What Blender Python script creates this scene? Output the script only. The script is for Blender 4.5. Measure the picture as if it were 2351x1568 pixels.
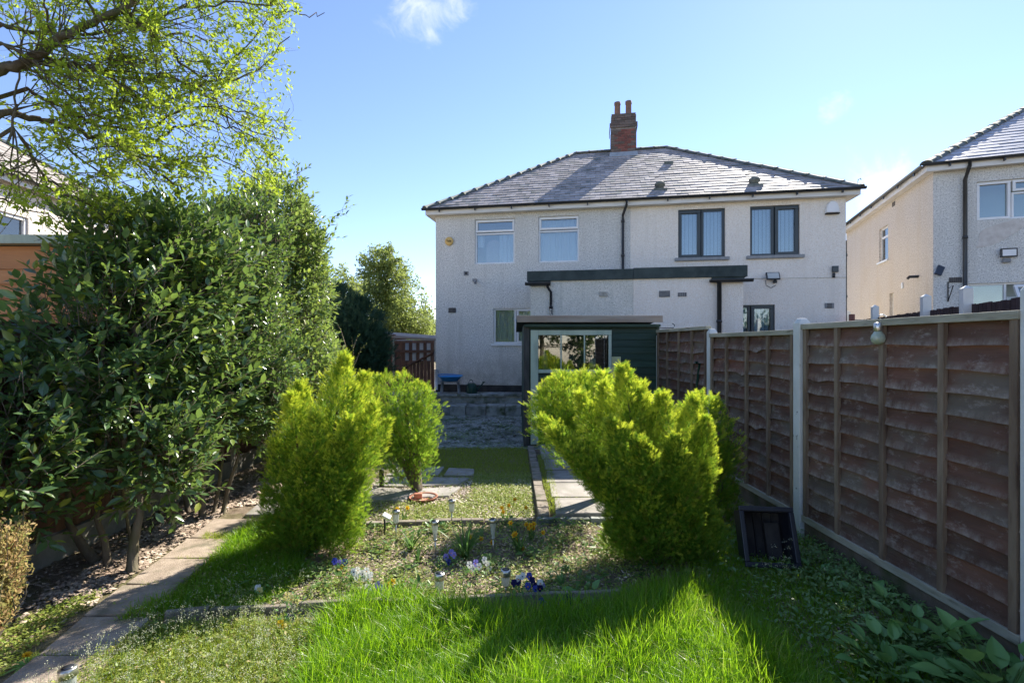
import bpy, math, random
import numpy as np
from mathutils import Vector, Matrix
from math import radians, sin, cos, pi, sqrt

for o in list(bpy.data.objects):
    bpy.data.objects.remove(o)
scene = bpy.context.scene
COL = scene.collection

# ------------------------------------------------------------ camera, sky, sun, exposure
F, CX, HY, CZ = 1133.0, 1175.5, 790.0, 1.75
cam_d = bpy.data.cameras.new('camera')
cam_d.sensor_width = 36.0
cam_d.lens = 36.0 * F / 2351.0
cam_d.shift_y = 6.0 / 2351.0
cam_d.clip_start, cam_d.clip_end = 0.05, 2000.0
cam = bpy.data.objects.new('camera', cam_d)
COL.objects.link(cam)
cam.location = (0, 0, CZ)
cam.rotation_euler = (pi / 2, 0, 0)
scene.camera = cam

SUN_AZ, SUN_EL = 36.0, 38.0          # degrees to the right of the view direction, above the horizon
world = bpy.data.worlds.new('World')
scene.world = world
world.use_nodes = True
wn, wl = world.node_tree.nodes, world.node_tree.links
bg = wn['Background']
sky = wn.new('ShaderNodeTexSky')
sky.sky_type = 'NISHITA'
sky.sun_disc = False
sky.sun_elevation = radians(SUN_EL)
sky.sun_rotation = radians(SUN_AZ)
sky.air_density = 1.0
sky.dust_density = 0.04
sky.ozone_density = 4.0
bg.inputs['Strength'].default_value = 0.103
# a few thin clouds
tc = wn.new('ShaderNodeTexCoord')
def wmath(op, a, b=None, c=None):
    n = wn.new('ShaderNodeMath'); n.operation = op
    for i, v in enumerate((a, b, c)):
        if v is None: continue
        if isinstance(v, (int, float)): n.inputs[i].default_value = v
        else: wl.new(v, n.inputs[i])
    return n.outputs[0]
nz = wn.new('ShaderNodeTexNoise'); nz.inputs['Scale'].default_value = 13.0; nz.inputs['Distortion'].default_value = 0.6
nz.inputs['Detail'].default_value = 8.0; nz.inputs['Roughness'].default_value = 0.6
wl.new(tc.outputs['Generated'], nz.inputs['Vector'])
total = None
for (px, py, rad, amt) in ((975, 5, 0.15, 1.0), (1913, 245, 0.06, 1.0), (2045, 425, 0.14, 1.0), (2150, 480, 0.14, 0.8), (890, 90, 0.09, 0.6), (1960, 330, .2, .45), (2230,300,.2,.22), (-900,200,.35,.7), (3600,300,.4,.7), (300,-1600,.3,.6)):
    d = Vector(((px - CX) / F, 1.0, (HY - py) / F)).normalized()
    vd = wn.new('ShaderNodeVectorMath'); vd.operation = 'DISTANCE'
    wl.new(tc.outputs['Generated'], vd.inputs[0]); vd.inputs[1].default_value = d
    m = wn.new('ShaderNodeMapRange'); m.interpolation_type = 'SMOOTHSTEP'
    m.inputs['From Min'].default_value = rad; m.inputs['From Max'].default_value = 0.0
    m.inputs['To Min'].default_value = 0.0; m.inputs['To Max'].default_value = amt
    wl.new(vd.outputs['Value'], m.inputs['Value'])
    total = m.outputs[0] if total is None else wmath('MAXIMUM', total, m.outputs[0])
nm = wn.new('ShaderNodeMapRange'); nm.interpolation_type = 'SMOOTHSTEP'
nm.inputs['From Min'].default_value = 0.80; nm.inputs['From Max'].default_value = 1.22
wl.new(wmath('ADD', nz.outputs['Fac'], wmath('MULTIPLY', total, 0.55)), nm.inputs['Value'])
cf = wmath('MULTIPLY', nm.outputs[0], 0.85)
cmix = wn.new('ShaderNodeMix'); cmix.data_type = 'RGBA'
tint = wn.new('ShaderNodeMix'); tint.data_type = 'RGBA'; tint.blend_type = 'MULTIPLY'; tint.inputs['Factor'].default_value = 1.0
wl.new(sky.outputs['Color'], tint.inputs['A']); tint.inputs['B'].default_value = (1.0, 0.91, 0.96, 1)
wl.new(cf, cmix.inputs['Factor']); wl.new(tint.outputs['Result'], cmix.inputs['A'])
cmix.inputs['B'].default_value = (4.6, 4.8, 5.0, 1)
wl.new(cmix.outputs['Result'], bg.inputs['Color'])

sun_d = bpy.data.lights.new('sun', 'SUN')
sun_d.energy = 4.4
sun_d.angle = radians(0.53)
sun_d.color = (1.0, 0.93, 0.82)
sun = bpy.data.objects.new('sun', sun_d)
COL.objects.link(sun)
to_sun = Vector((sin(radians(SUN_AZ)) * cos(radians(SUN_EL)), cos(radians(SUN_AZ)) * cos(radians(SUN_EL)), sin(radians(SUN_EL))))
sun.rotation_euler = to_sun.to_track_quat('Z', 'Y').to_euler()
sun.location = (20, 40, 30)

vs = scene.view_settings
vs.view_transform = 'Standard'; vs.look = 'None'; vs.gamma = 1.0; vs.use_curve_mapping = False
vs.exposure = 1.4
scene.cycles.max_bounces = 7
scene.cycles.diffuse_bounces = 4
scene.cycles.glossy_bounces = 3
scene.cycles.transmission_bounces = 4
scene.cycles.transparent_max_bounces = 8
scene.cycles.use_denoising = True

# ------------------------------------------------------------ helpers
def Q(x, y, Y): return Vector(((x - CX) / F * Y, Y, CZ - (y - HY) / F * Y))
def G(x, y, z=0.0): return Q(x, y, (CZ - z) * F / (y - HY))
def proj(p): return (CX + F * p[0] / p[1], HY - F * (p[2] - CZ) / p[1])
rng = np.random.default_rng(7)
R = random.Random(11)

class MB:
    def __init__(s): s.v, s.f, s.sm = [], [], []
    def add(s, vs_, fs, smooth=False):
        o = len(s.v); s.v += [tuple(v) for v in vs_]
        s.f += [tuple(i + o for i in f) for f in fs]; s.sm += [smooth] * len(fs)
        return s
    def box(s, a, b, mtx=None):
        x0, y0, z0 = a; x1, y1, z1 = b
        vs_ = [Vector(p) for p in ((x0,y0,z0),(x1,y0,z0),(x1,y1,z0),(x0,y1,z0),(x0,y0,z1),(x1,y0,z1),(x1,y1,z1),(x0,y1,z1))]
        if mtx: vs_ = [mtx @ v for v in vs_]
        return s.add(vs_, [(0,3,2,1),(4,5,6,7),(0,1,5,4),(1,2,6,5),(2,3,7,6),(3,0,4,7)])
    def tube(s, pts, rad, n=8, cap=True, closed=False):
        pts = [Vector(p) for p in pts]
        if isinstance(rad, (int, float)): rad = [rad] * len(pts)
        vs_, fs = [], []
        up = Vector((0, 0, 1))
        for i, p in enumerate(pts):
            if closed: d = pts[(i + 1) % len(pts)] - pts[i - 1]
            else: d = pts[min(i + 1, len(pts) - 1)] - pts[max(i - 1, 0)]
            d.normalize()
            x = d.cross(up if abs(d.z) < 0.95 else Vector((1, 0, 0))).normalized(); y = d.cross(x).normalized()
            for k in range(n):
                a = 2 * pi * k / n
                vs_.append(p + (x * cos(a) + y * sin(a)) * rad[i])
        m = len(pts)
        for i in range(m if closed else m - 1):
            j = (i + 1) % m
            for k in range(n):
                fs.append((i*n+k, i*n+(k+1)%n, j*n+(k+1)%n, j*n+k))
        if cap and not closed:
            fs.append(tuple(range(n))); fs.append(tuple(reversed(range((m-1)*n, m*n))))
        return s.add(vs_, fs, True)
    def lathe(s, prof, c=(0,0,0), n=20, cap=True):
        vs_, fs = [], []
        for (r, z) in prof:
            for k in range(n):
                a = 2*pi*k/n; vs_.append((c[0]+r*cos(a), c[1]+r*sin(a), c[2]+z))
        for i in range(len(prof)-1):
            for k in range(n): fs.append((i*n+k, i*n+(k+1)%n, (i+1)*n+(k+1)%n, (i+1)*n+k))
        if cap:
            fs.append(tuple(reversed(range(n)))); fs.append(tuple(range((len(prof)-1)*n, len(prof)*n)))
        return s.add(vs_, fs, True)
    def prism(s, poly, z0, z1):      # poly: list of (x,y)
        n = len(poly)
        vs_ = [(x, y, z0) for x, y in poly] + [(x, y, z1) for x, y in poly]
        fs = [tuple(reversed(range(n))), tuple(range(n, 2*n))] + [(i, (i+1)%n, n+(i+1)%n, n+i) for i in range(n)]
        return s.add(vs_, fs)
    def mesh(s, name, mat, bevel=0):
        me = bpy.data.meshes.new(name)
        me.from_pydata(s.v, [], s.f)
        me.polygons.foreach_set('use_smooth', s.sm)
        me.materials.append(mat); me.update()
        return me
    def build(s, name, mat, parent=None, loc=None, rot=None, bevel=0, label=None, kind=None):
        o = bpy.data.objects.new(name, s.mesh(name, mat)); COL.objects.link(o)
        if parent: o.parent = parent
        if loc is not None: o.location = loc
        if rot is not None: o.rotation_euler = rot
        if bevel:
            b = o.modifiers.new('bevel', 'BEVEL'); b.width = bevel; b.segments = 2; b.limit_method = 'ANGLE'
        if label: o['label'] = label
        if kind: o['kind'] = kind
        return o

def empty(name, label=None, cat=None, loc=(0,0,0), rz=0.0, group=None, kind=None, parent=None):
    o = bpy.data.objects.new(name, None); COL.objects.link(o)
    o.location = loc; o.rotation_euler = (0, 0, rz); o.empty_display_size = 0.1
    if label: o['label'] = label
    if cat: o['category'] = cat
    if group: o['group'] = group
    if kind: o['kind'] = kind
    if parent: o.parent = parent
    return o
def tag(o, label=None, cat=None, group=None, kind=None):
    for k, v in (('label', label), ('category', cat), ('group', group), ('kind', kind)):
        if v: o[k] = v
    return o
def inst(name, me, parent=None, loc=None, rot=None, scale=None, mtx=None, label=None):
    o = bpy.data.objects.new(name, me); COL.objects.link(o)
    if parent: o.parent = parent
    if mtx is not None: o.matrix_local = mtx
    else:
        if loc is not None: o.location = loc
        if rot is not None: o.rotation_euler = rot
        if scale is not None: o.scale = scale
    if label: o['label'] = label
    return o
def dup(root, loc, rz=None, scale=None, label=None):
    def cp(o, parent):
        c = o.copy(); COL.objects.link(c); c.parent = parent
        for ch in kids.get(o.name, []): cp(ch, c)
        return c
    kids = {}
    for o in COL.objects:
        if o.parent: kids.setdefault(o.parent.name, []).append(o)
    c = cp(root, None)
    c.location = loc
    if rz is not None: c.rotation_euler[2] = rz
    if scale is not None: c.scale = (scale,)*3
    if label: c['label'] = label
    return c

def scatter(name, tv, tf, P, RM, S, mat, var=None, parent=None, aux=None, smooth=False, tvar=None):
    """N copies of one triangle template, joined into one mesh. RM (N,3,3) columns are axes."""
    tv = np.asarray(tv, np.float32); tf = np.asarray(tf, np.int32)
    N, n, m = len(P), len(tv), len(tf)
    S = np.asarray(S, np.float32)
    if S.ndim == 1: S = S[:, None].repeat(3, 1)
    V = np.einsum('nij,nkj->nki', RM, tv[None] * S[:, None, :]) + np.asarray(P)[:, None, :]
    Fi = tf[None] + (np.arange(N) * n)[:, None, None]
    me = bpy.data.meshes.new(name)
    me.vertices.add(N * n); me.vertices.foreach_set('co', V.astype(np.float32).ravel())
    me.loops.add(N * m * 3); me.loops.foreach_set('vertex_index', Fi.astype(np.int32).ravel())
    me.polygons.add(N * m)
    me.polygons.foreach_set('loop_start', np.arange(0, N * m * 3, 3, dtype=np.int32))
    if smooth: me.polygons.foreach_set('use_smooth', np.ones(N*m, bool))
    me.materials.append(mat)
    if var is None: var = rng.random(N)
    a = me.attributes.new('var', 'FLOAT', 'POINT'); a.data.foreach_set('value', np.repeat(var, n).astype(np.float32))
    if aux is None: aux = np.zeros(N)
    b = me.attributes.new('aux', 'FLOAT', 'POINT')
    bv = np.repeat(aux, n).astype(np.float32)
    if tvar is not None: bv = (bv.reshape(N, n) + np.asarray(tvar, np.float32)[None]).ravel()
    b.data.foreach_set('value', bv)
    me.update(calc_edges=True)
    o = bpy.data.objects.new(name, me); COL.objects.link(o)
    if parent: o.parent = parent
    return o
def merge_raw(name, parts, mat, parent=None):
    """parts: list of (V (n,3), F (m,3)) triangles"""
    Vs, Fs, o = [], [], 0
    for V, Fc in parts:
        Vs.append(V); Fs.append(Fc + o); o += len(V)
    V = np.concatenate(Vs); Fc = np.concatenate(Fs)
    me = bpy.data.meshes.new(name); me.from_pydata(V.tolist(), [], Fc.tolist()); me.materials.append(mat)
    ob = bpy.data.objects.new(name, me); COL.objects.link(ob)
    if parent: ob.parent = parent
    return ob
def norm(a): return a / np.maximum(np.linalg.norm(a, axis=-1, keepdims=True), 1e-9)
def frames(D, Nn):
    y = norm(D); x = norm(np.cross(y, Nn)); z = np.cross(x, y)
    return np.stack([x, y, z], axis=-1)
def rand_dirs(n): return norm(rng.normal(size=(n, 3)))

# ------------------------------------------------------------ materials
def newmat(name):
    m = bpy.data.materials.new(name); m.use_nodes = True
    nt = m.node_tree; return m, nt, nt.nodes, nt.links, nt.nodes['Principled BSDF']
def coords(nt, rnd=True):
    tcn = nt.nodes.new('ShaderNodeTexCoord')
    if not rnd: return tcn.outputs['Object']
    oi = nt.nodes.new('ShaderNodeObjectInfo')
    mm = nt.nodes.new('ShaderNodeMath'); mm.operation = 'MULTIPLY'; mm.inputs[1].default_value = 53.0
    nt.links.new(oi.outputs['Random'], mm.inputs[0])
    va = nt.nodes.new('ShaderNodeVectorMath'); va.operation = 'ADD'
    nt.links.new(tcn.outputs['Object'], va.inputs[0]); nt.links.new(mm.outputs[0], va.inputs[1])
    return va.outputs[0]
def noise(nt, vec, scale, detail=4, rough=0.55, stretch=None):
    n = nt.nodes.new('ShaderNodeTexNoise'); n.inputs['Scale'].default_value = scale
    n.inputs['Detail'].default_value = detail; n.inputs['Roughness'].default_value = rough
    if stretch:
        mp = nt.nodes.new('ShaderNodeMapping'); mp.inputs['Scale'].default_value = stretch
        nt.links.new(vec, mp.inputs['Vector']); vec = mp.outputs[0]
    nt.links.new(vec, n.inputs['Vector']); return n.outputs['Fac']
def rmap(nt, v, a, b, c=0.0, d=1.0):
    n = nt.nodes.new('ShaderNodeMapRange')
    for k, x in (('From Min', a), ('From Max', b), ('To Min', c), ('To Max', d)): n.inputs[k].default_value = x
    nt.links.new(v, n.inputs['Value']); return n.outputs[0]
def mixc(nt, fac, a, b):
    n = nt.nodes.new('ShaderNodeMix'); n.data_type = 'RGBA'
    if isinstance(fac, (int, float)): n.inputs['Factor'].default_value = fac
    else: nt.links.new(fac, n.inputs['Factor'])
    for k, x in (('A', a), ('B', b)):
        if isinstance(x, tuple): n.inputs[k].default_value = (*x[:3], 1)
        else: nt.links.new(x, n.inputs[k])
    return n.outputs['Result']
def bump(nt, h, strength, dist, b):
    n = nt.nodes.new('ShaderNodeBump'); n.inputs['Strength'].default_value = strength; n.inputs['Distance'].default_value = dist
    nt.links.new(h, n.inputs['Height']); nt.links.new(n.outputs[0], b.inputs['Normal'])
def mat(name, c1, c2=None, scale=8, lo=0.35, hi=0.65, rough=0.8, spec=0.3, c3=None, scale3=2, lo3=0.5, hi3=0.75, bmp=0.0, bscale=60, bdist=0.01, stretch=None, metal=0.0, objvar=0.0, detail=5, bstretch=None, rnd=True):
    m, nt, nn, ll, b = newmat(name)
    v = coords(nt, rnd)
    col = None
    if c2 is None: b.inputs['Base Color'].default_value = (*c1, 1)
    else: col = mixc(nt, rmap(nt, noise(nt, v, scale, detail, stretch=stretch), lo, hi), c1, c2)
    if c3 is not None: col = mixc(nt, rmap(nt, noise(nt, v, scale3, 4, stretch=stretch), lo3, hi3), col if col is not None else c1, c3)
    if objvar:
        oi = nn.new('ShaderNodeObjectInfo'); hs = nn.new('ShaderNodeHueSaturation')
        at = nn.new('ShaderNodeAttribute'); at.attribute_name = 'var'
        ad = nn.new('ShaderNodeMath'); ad.operation = 'ADD'; ll.new(oi.outputs['Random'], ad.inputs[0]); ll.new(at.outputs['Fac'], ad.inputs[1])
        fr = nn.new('ShaderNodeMath'); fr.operation = 'FRACT'; ll.new(ad.outputs[0], fr.inputs[0])
        ll.new(rmap(nt, fr.outputs[0], 0, 1, 1 - objvar, 1 + objvar), hs.inputs['Value'])
        if col is None: hs.inputs['Color'].default_value = (*c1, 1)
        else: ll.new(col, hs.inputs['Color'])
        col = hs.outputs[0]
    if col is not None: ll.new(col, b.inputs['Base Color'])
    b.inputs['Roughness'].default_value = rough; b.inputs['Specular IOR Level'].default_value = spec
    b.inputs['Metallic'].default_value = metal
    if bmp: bump(nt, noise(nt, v, bscale, 4, stretch=bstretch or stretch), bmp, bdist, b)
    return m
def leafmat(name, ca, cb, cc=None, trans=0.4, rough=0.45, spec=0.4, tcol=None, aux=None):
    """ca..cb by the per-leaf value; aux = a third colour for young tips, also painted sunlight on the conifer tops"""
    m, nt, nn, ll, b = newmat(name)
    at = nn.new('ShaderNodeAttribute'); at.attribute_name = 'var'
    oi = nn.new('ShaderNodeObjectInfo')
    ad = nn.new('ShaderNodeMath'); ad.operation = 'ADD'; ll.new(oi.outputs['Random'], ad.inputs[0]); ll.new(at.outputs['Fac'], ad.inputs[1])
    fr = nn.new('ShaderNodeMath'); fr.operation = 'FRACT'; ll.new(ad.outputs[0], fr.inputs[0])
    col = mixc(nt, fr.outputs[0], ca, cb)
    if cc is not None: col = mixc(nt, rmap(nt, fr.outputs[0], 0.88, 0.97), col, cc)
    if aux is not None:
        a2 = nn.new('ShaderNodeAttribute'); a2.attribute_name = 'aux'
        col = mixc(nt, rmap(nt, a2.outputs['Fac'], 0.25, 1.0), col, aux)
    ll.new(col, b.inputs['Base Color'])
    b.inputs['Roughness'].default_value = rough; b.inputs['Specular IOR Level'].default_value = spec
    t = nn.new('ShaderNodeBsdfTranslucent')
    if tcol: 
        hs = mixc(nt, 0.5, col, tcol); ll.new(hs, t.inputs['Color'])
    else: ll.new(col, t.inputs['Color'])
    ms = nn.new('ShaderNodeMixShader'); ms.inputs[0].default_value = trans
    ll.new(b.outputs[0], ms.inputs[1]); ll.new(t.outputs[0], ms.inputs[2])
    ll.new(ms.outputs[0], nn['Material Output'].inputs['Surface'])
    return m
def glassmat(name, tint=(0.75, 0.85, 0.85), refl=0.25):
    m, nt, nn, ll, b = newmat(name)
    tr = nn.new('ShaderNodeBsdfTransparent'); tr.inputs['Color'].default_value = (*tint, 1)
    gl = nn.new('ShaderNodeBsdfGlossy'); gl.inputs['Roughness'].default_value = 0.02
    fr = nn.new('ShaderNodeFresnel'); fr.inputs['IOR'].default_value = 1.5
    ad = nn.new('ShaderNodeMath'); ad.operation = 'ADD'; ad.use_clamp = True; ad.inputs[1].default_value = refl
    ll.new(fr.outputs[0], ad.inputs[0])
    ms = nn.new('ShaderNodeMixShader'); ll.new(ad.outputs[0], ms.inputs[0])
    ll.new(tr.outputs[0], ms.inputs[1]); ll.new(gl.outputs[0], ms.inputs[2])
    ll.new(ms.outputs[0], nn['Material Output'].inputs['Surface'])
    return m

def pebbledash(name, base, dark, light, stain):
    m, nt, nn, ll, b = newmat(name)
    v = coords(nt, False)
    n1 = noise(nt, v, 38, 3, 0.75)
    col = mixc(nt, rmap(nt, n1, 0.36, 0.5), dark, base)
    n2 = noise(nt, v, 23, 2, 0.8)
    col = mixc(nt, rmap(nt, n2, 0.52, 0.66), col, light)
    col = mixc(nt, rmap(nt, noise(nt, v, 0.9, 5, 0.6, stretch=(1, 1, 0.6)), 0.5, 0.8, 0, 0.6), col, stain)
    col = mixc(nt, rmap(nt, noise(nt, v, 1.3, 5, 0.6, stretch=(3.5, 3.5, 0.22)), 0.52, 0.76, 0, 0.6), col, stain)
    sx_ = nn.new('ShaderNodeSeparateXYZ'); ll.new(v, sx_.inputs[0])
    dm = nn.new('ShaderNodeMath'); dm.operation = 'MULTIPLY'; ll.new(rmap(nt, sx_.outputs['Z'], 0.6, 1.7, 0.8, 0.0), dm.inputs[0]); ll.new(rmap(nt, noise(nt, v, 3, 6, 0.7), 0.35, 0.6), dm.inputs[1])
    col = mixc(nt, dm.outputs[0], col, tuple(x*0.62 for x in stain))
    ll.new(col, b.inputs['Base Color']); b.inputs['Roughness'].default_value = 0.95; b.inputs['Specular IOR Level'].default_value = 0.15
    bump(nt, noise(nt, v, 42, 3, 0.8), 1.0, 0.02, b)
    return m

M = {}
M['pebble'] = pebbledash('grey_pebbledash', (0.72, 0.71, 0.67), (0.30, 0.30, 0.28), (0.85, 0.84, 0.80), (0.52, 0.51, 0.47))
M['cream'] = pebbledash('cream_pebbledash', (0.90, 0.83, 0.74), (0.72, 0.65, 0.56), (0.92, 0.88, 0.82), (0.74, 0.68, 0.60))
M['cream2'] = pebbledash('weathered_cream_render', (0.76, 0.73, 0.65), (0.45, 0.44, 0.38), (0.84, 0.81, 0.74), (0.50, 0.50, 0.43))
M['pebble2'] = pebbledash('warm_lit_pebbledash', (0.74, 0.68, 0.60), (0.36, 0.31, 0.25), (0.84, 0.79, 0.72), (0.64, 0.55, 0.42))  # neighbour's side wall: warm light bounced onto it is put into the colour
M['plinth'] = mat('black_plinth_paint', (0.02, 0.022, 0.025), (0.05, 0.05, 0.05), 6, rough=0.6, bmp=0.4)
M['slate'] = mat('weathered_roof_slate', (0.27, 0.25, 0.23), (0.47, 0.415, 0.385), 6, 0.3, 0.7, rough=0.66, spec=0.35, c3=(0.13, 0.15, 0.13), scale3=2.2, lo3=0.52, hi3=0.72, bmp=0.25, bscale=30, objvar=0.22)
M['slate2'] = mat('clean_grey_roof_tile', (0.34, 0.34, 0.36), (0.42, 0.42, 0.44), 4, rough=0.45, spec=0.5, bmp=0.15, bscale=40, objvar=0.06)
M['tile_edge'] = mat('grey_green_ridge_tile', (0.11, 0.125, 0.115), (0.20, 0.215, 0.195), 7, rough=0.8, c3=(0.07, 0.09, 0.06), scale3=4, bmp=0.5, bscale=40, objvar=0.12)
M['roofdeck'] = mat('dark_roof_underlay', (0.05, 0.05, 0.055), rough=0.9)
M['lead'] = mat('grey_lead_flashing', (0.28, 0.31, 0.33), (0.38, 0.41, 0.42), 9, rough=0.5, spec=0.5, bmp=0.2)
M['brick'] = mat('red_chimney_brick', (0.24, 0.085, 0.065), (0.17, 0.075, 0.065), 18, rough=0.9, c3=(0.10, 0.075, 0.065), scale3=5, lo3=0.55, hi3=0.75, bmp=0.6, bscale=80, objvar=0.2)
M['soot'] = mat('sooty_chimney_brick', (0.11, 0.10, 0.09), (0.17, 0.12, 0.10), 18, rough=0.9, bmp=0.6, bscale=80, objvar=0.25)
M['mortar'] = mat('pale_mortar', (0.34, 0.31, 0.29), (0.18, 0.17, 0.16), 8, rough=0.95, bmp=0.5)
M['pot'] = mat('terracotta_chimney_pot', (0.28, 0.15, 0.11), (0.17, 0.12, 0.10), 9, rough=0.85, bmp=0.3)
M['white'] = mat('white_plastic', (0.78, 0.79, 0.80), (0.70, 0.71, 0.71), 3, rough=0.35, spec=0.45)
M['whitepaint'] = mat('white_fascia_paint', (0.74, 0.73, 0.70), (0.62, 0.61, 0.58), 5, rough=0.5, stretch=(0.4, 1, 3))
M['anthracite'] = mat('anthracite_frame', (0.035, 0.048, 0.055), (0.045, 0.06, 0.068), 3, rough=0.4, spec=0.45)
M['sill'] = mat('grey_stone_sill', (0.24, 0.25, 0.26), (0.30, 0.31, 0.31), 12, rough=0.7, bmp=0.3)
M['black'] = mat('black_gutter_plastic', (0.014, 0.016, 0.018), (0.03, 0.032, 0.034), 4, rough=0.4, spec=0.5)
M['blackpeel'] = mat('peeling_black_pipe_paint', (0.012, 0.012, 0.014), (0.55, 0.53, 0.48), 11, 0.56, 0.6, rough=0.6)
M['felt'] = mat('dark_green_roof_felt', (0.035, 0.05, 0.05), (0.065, 0.085, 0.082), 5, rough=0.85, bmp=0.5, bscale=90)
M['glass'] = glassmat('window_glass', (0.78, 0.86, 0.88), 0.12)
M['glass_clear'] = glassmat('clear_glass', (0.9, 0.95, 0.93), 0.05)
M['net'] = leafmat('net_curtain_cloth', (0.80, 0.80, 0.86), (0.86, 0.86, 0.9), trans=0.15, rough=0.9, spec=0.1)
M['blind'] = mat('pale_blue_blind', (0.62, 0.72, 0.84), (0.68, 0.78, 0.88), 3, rough=0.8)
M['roomdark'] = mat('dim_room_wall', (0.34, 0.42, 0.46), (0.42, 0.50, 0.52), 1, rough=0.95)
M['mirrorback'] = mat('pale_pink_mirror_back', (0.50, 0.46, 0.50), (0.56, 0.52, 0.56), 2, rough=0.8)
M['vent'] = mat('grey_air_brick', (0.20, 0.21, 0.22), (0.28, 0.28, 0.28), 10, rough=0.8)
M['ventdark'] = mat('brown_air_brick', (0.10, 0.09, 0.09), (0.14, 0.13, 0.12), 10, rough=0.85)
M['yale'] = mat('yellow_alarm_plastic', (0.62, 0.40, 0.12), (0.66, 0.45, 0.16), 5, rough=0.5)
M['ink'] = mat('dark_print', (0.03, 0.025, 0.02), rough=0.6)
M['lampglass'] = mat('floodlight_glass', (0.45, 0.47, 0.45), (0.55, 0.56, 0.52), 4, rough=0.25, spec=0.5)
M['sheddark'] = mat('dark_green_shed_paint', (0.022, 0.05, 0.038), (0.04, 0.075, 0.055), 6, rough=0.55, c3=(0.05, 0.055, 0.04), scale3=3, lo3=0.6, hi3=0.8, stretch=(0.3, 1, 4), bmp=0.3, bscale=30, objvar=0.15)
M['shedtrim'] = mat('weathered_brown_fascia', (0.28, 0.22, 0.18), (0.36, 0.32, 0.28), 4, rough=0.8, stretch=(0.4, 1, 3), bmp=0.3)
M['palegreen'] = mat('pale_green_painted_wood', (0.42, 0.50, 0.42), (0.50, 0.57, 0.48), 5, rough=0.7, c3=(0.30, 0.36, 0.30), scale3=6, bmp=0.2, stretch=(1, 1, 0.3))
def fencewood():
    m, nt, nn, ll, b = newmat('brown_stained_fence_wood')
    v = coords(nt, True)
    c = mixc(nt, rmap(nt, noise(nt, v, 3.0, 6, stretch=(2, 0.8, 3)), 0.35, 0.65), (0.092, 0.050, 0.036), (0.15, 0.080, 0.057))
    c = mixc(nt, rmap(nt, noise(nt, v, 2.2, 5), 0.45, 0.65), c, (0.13, 0.105, 0.082))
    c = mixc(nt, rmap(nt, noise(nt, v, 8.0, 10, 0.78, stretch=(2, 0.75, 1.6)), 0.54, 0.74, 0, 0.8), c, (0.40, 0.36, 0.33))
    c = mixc(nt, rmap(nt, noise(nt, v, 1.6, 4), 0.60, 0.74, 0, 0.5), c, (0.20, 0.08, 0.055))
    tz = nn.new('ShaderNodeTexCoord'); sz_ = nn.new('ShaderNodeSeparateXYZ'); ll.new(tz.outputs['Object'], sz_.inputs[0])
    mz = nn.new('ShaderNodeMath'); mz.operation = 'MULTIPLY'; ll.new(rmap(nt, sz_.outputs['Z'], 0.0, 0.06, 0.6, 0.0), mz.inputs[0]); ll.new(rmap(nt, noise(nt, v, 13, 8, 0.75, stretch=(1, 1, 0.5)), 0.40, 0.62), mz.inputs[1])
    mz.use_clamp = True
    c = mixc(nt, mz.outputs[0], c, (0.36, 0.32, 0.28))
    oi = nn.new('ShaderNodeObjectInfo'); hs = nn.new('ShaderNodeHueSaturation')
    ll.new(rmap(nt, oi.outputs['Random'], 0, 1, 0.78, 1.2), hs.inputs['Value']); ll.new(c, hs.inputs['Color'])
    ll.new(hs.outputs[0], b.inputs['Base Color']); b.inputs['Roughness'].default_value = 0.78; b.inputs['Specular IOR Level'].default_value = 0.25
    bump(nt, noise(nt, v, 8, 8, 0.7, stretch=(6, 0.5, 8)), 0.6, 0.012, b)
    return m
M['fence'] = fencewood()
M['batten'] = mat('weathered_fence_batten', (0.15, 0.105, 0.072), (0.28, 0.22, 0.16), 6, rough=0.85, c3=(0.08, 0.05, 0.035), scale3=3, lo3=0.5, hi3=0.7, stretch=(3, 3, 0.5), bmp=0.6, bscale=40)
M['rail'] = mat('grey_weathered_cap_rail', (0.28, 0.27, 0.20), (0.42, 0.40, 0.32), 5, rough=0.85, c3=(0.14, 0.13, 0.09), scale3=7, lo3=0.58, hi3=0.75, stretch=(3, 0.6, 3), bmp=0.5, bscale=40)
M['postwhite'] = mat('white_painted_concrete', (0.66, 0.68, 0.67), (0.56, 0.58, 0.56), 4, rough=0.75, c3=(0.09, 0.09, 0.075), scale3=9, lo3=0.66, hi3=0.72, bmp=0.35, bscale=50)
M['concrete'] = mat('bare_concrete', (0.20, 0.185, 0.16), (0.28, 0.26, 0.225), 9, rough=0.9, c3=(0.09, 0.10, 0.06), scale3=3, bmp=0.5, bscale=60)
M['gravelboard'] = mat('mossy_concrete_gravel_board', (0.13, 0.10, 0.08), (0.20, 0.16, 0.13), 6, rough=0.9, c3=(0.06, 0.08, 0.03), scale3=4, lo3=0.45, hi3=0.7, bmp=0.4)
M['pathstone'] = mat('buff_concrete_slab', (0.29, 0.23, 0.175), (0.44, 0.36, 0.285), 11, 0.3, 0.7, rough=0.85, c3=(0.15, 0.14, 0.09), scale3=5, lo3=.52, hi3=.72, bmp=0.6, bscale=90, objvar=0.08)
M['greyslab'] = mat('pale_weathered_slab', (0.27, 0.245, 0.22), (0.40, 0.37, 0.34), 8, rough=0.85, c3=(0.15, 0.15, 0.10), scale3=4, bmp=0.4, bscale=60, objvar=0.12)
M['darkstone'] = mat('mossy_dark_stone', (0.27, 0.285, 0.28), (0.44, 0.455, 0.43), 6, rough=0.9, c3=(0.07, 0.09, 0.04), scale3=4, lo3=0.45, hi3=0.7, bmp=0.8, bscale=25, bdist=0.02, objvar=0.2)
M['kerb'] = mat('weathered_edging_stone', (0.20, 0.165, 0.13), (0.31, 0.27, 0.22), 9, rough=0.9, c3=(0.10, 0.11, 0.05), scale3=6, bmp=0.5)
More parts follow.
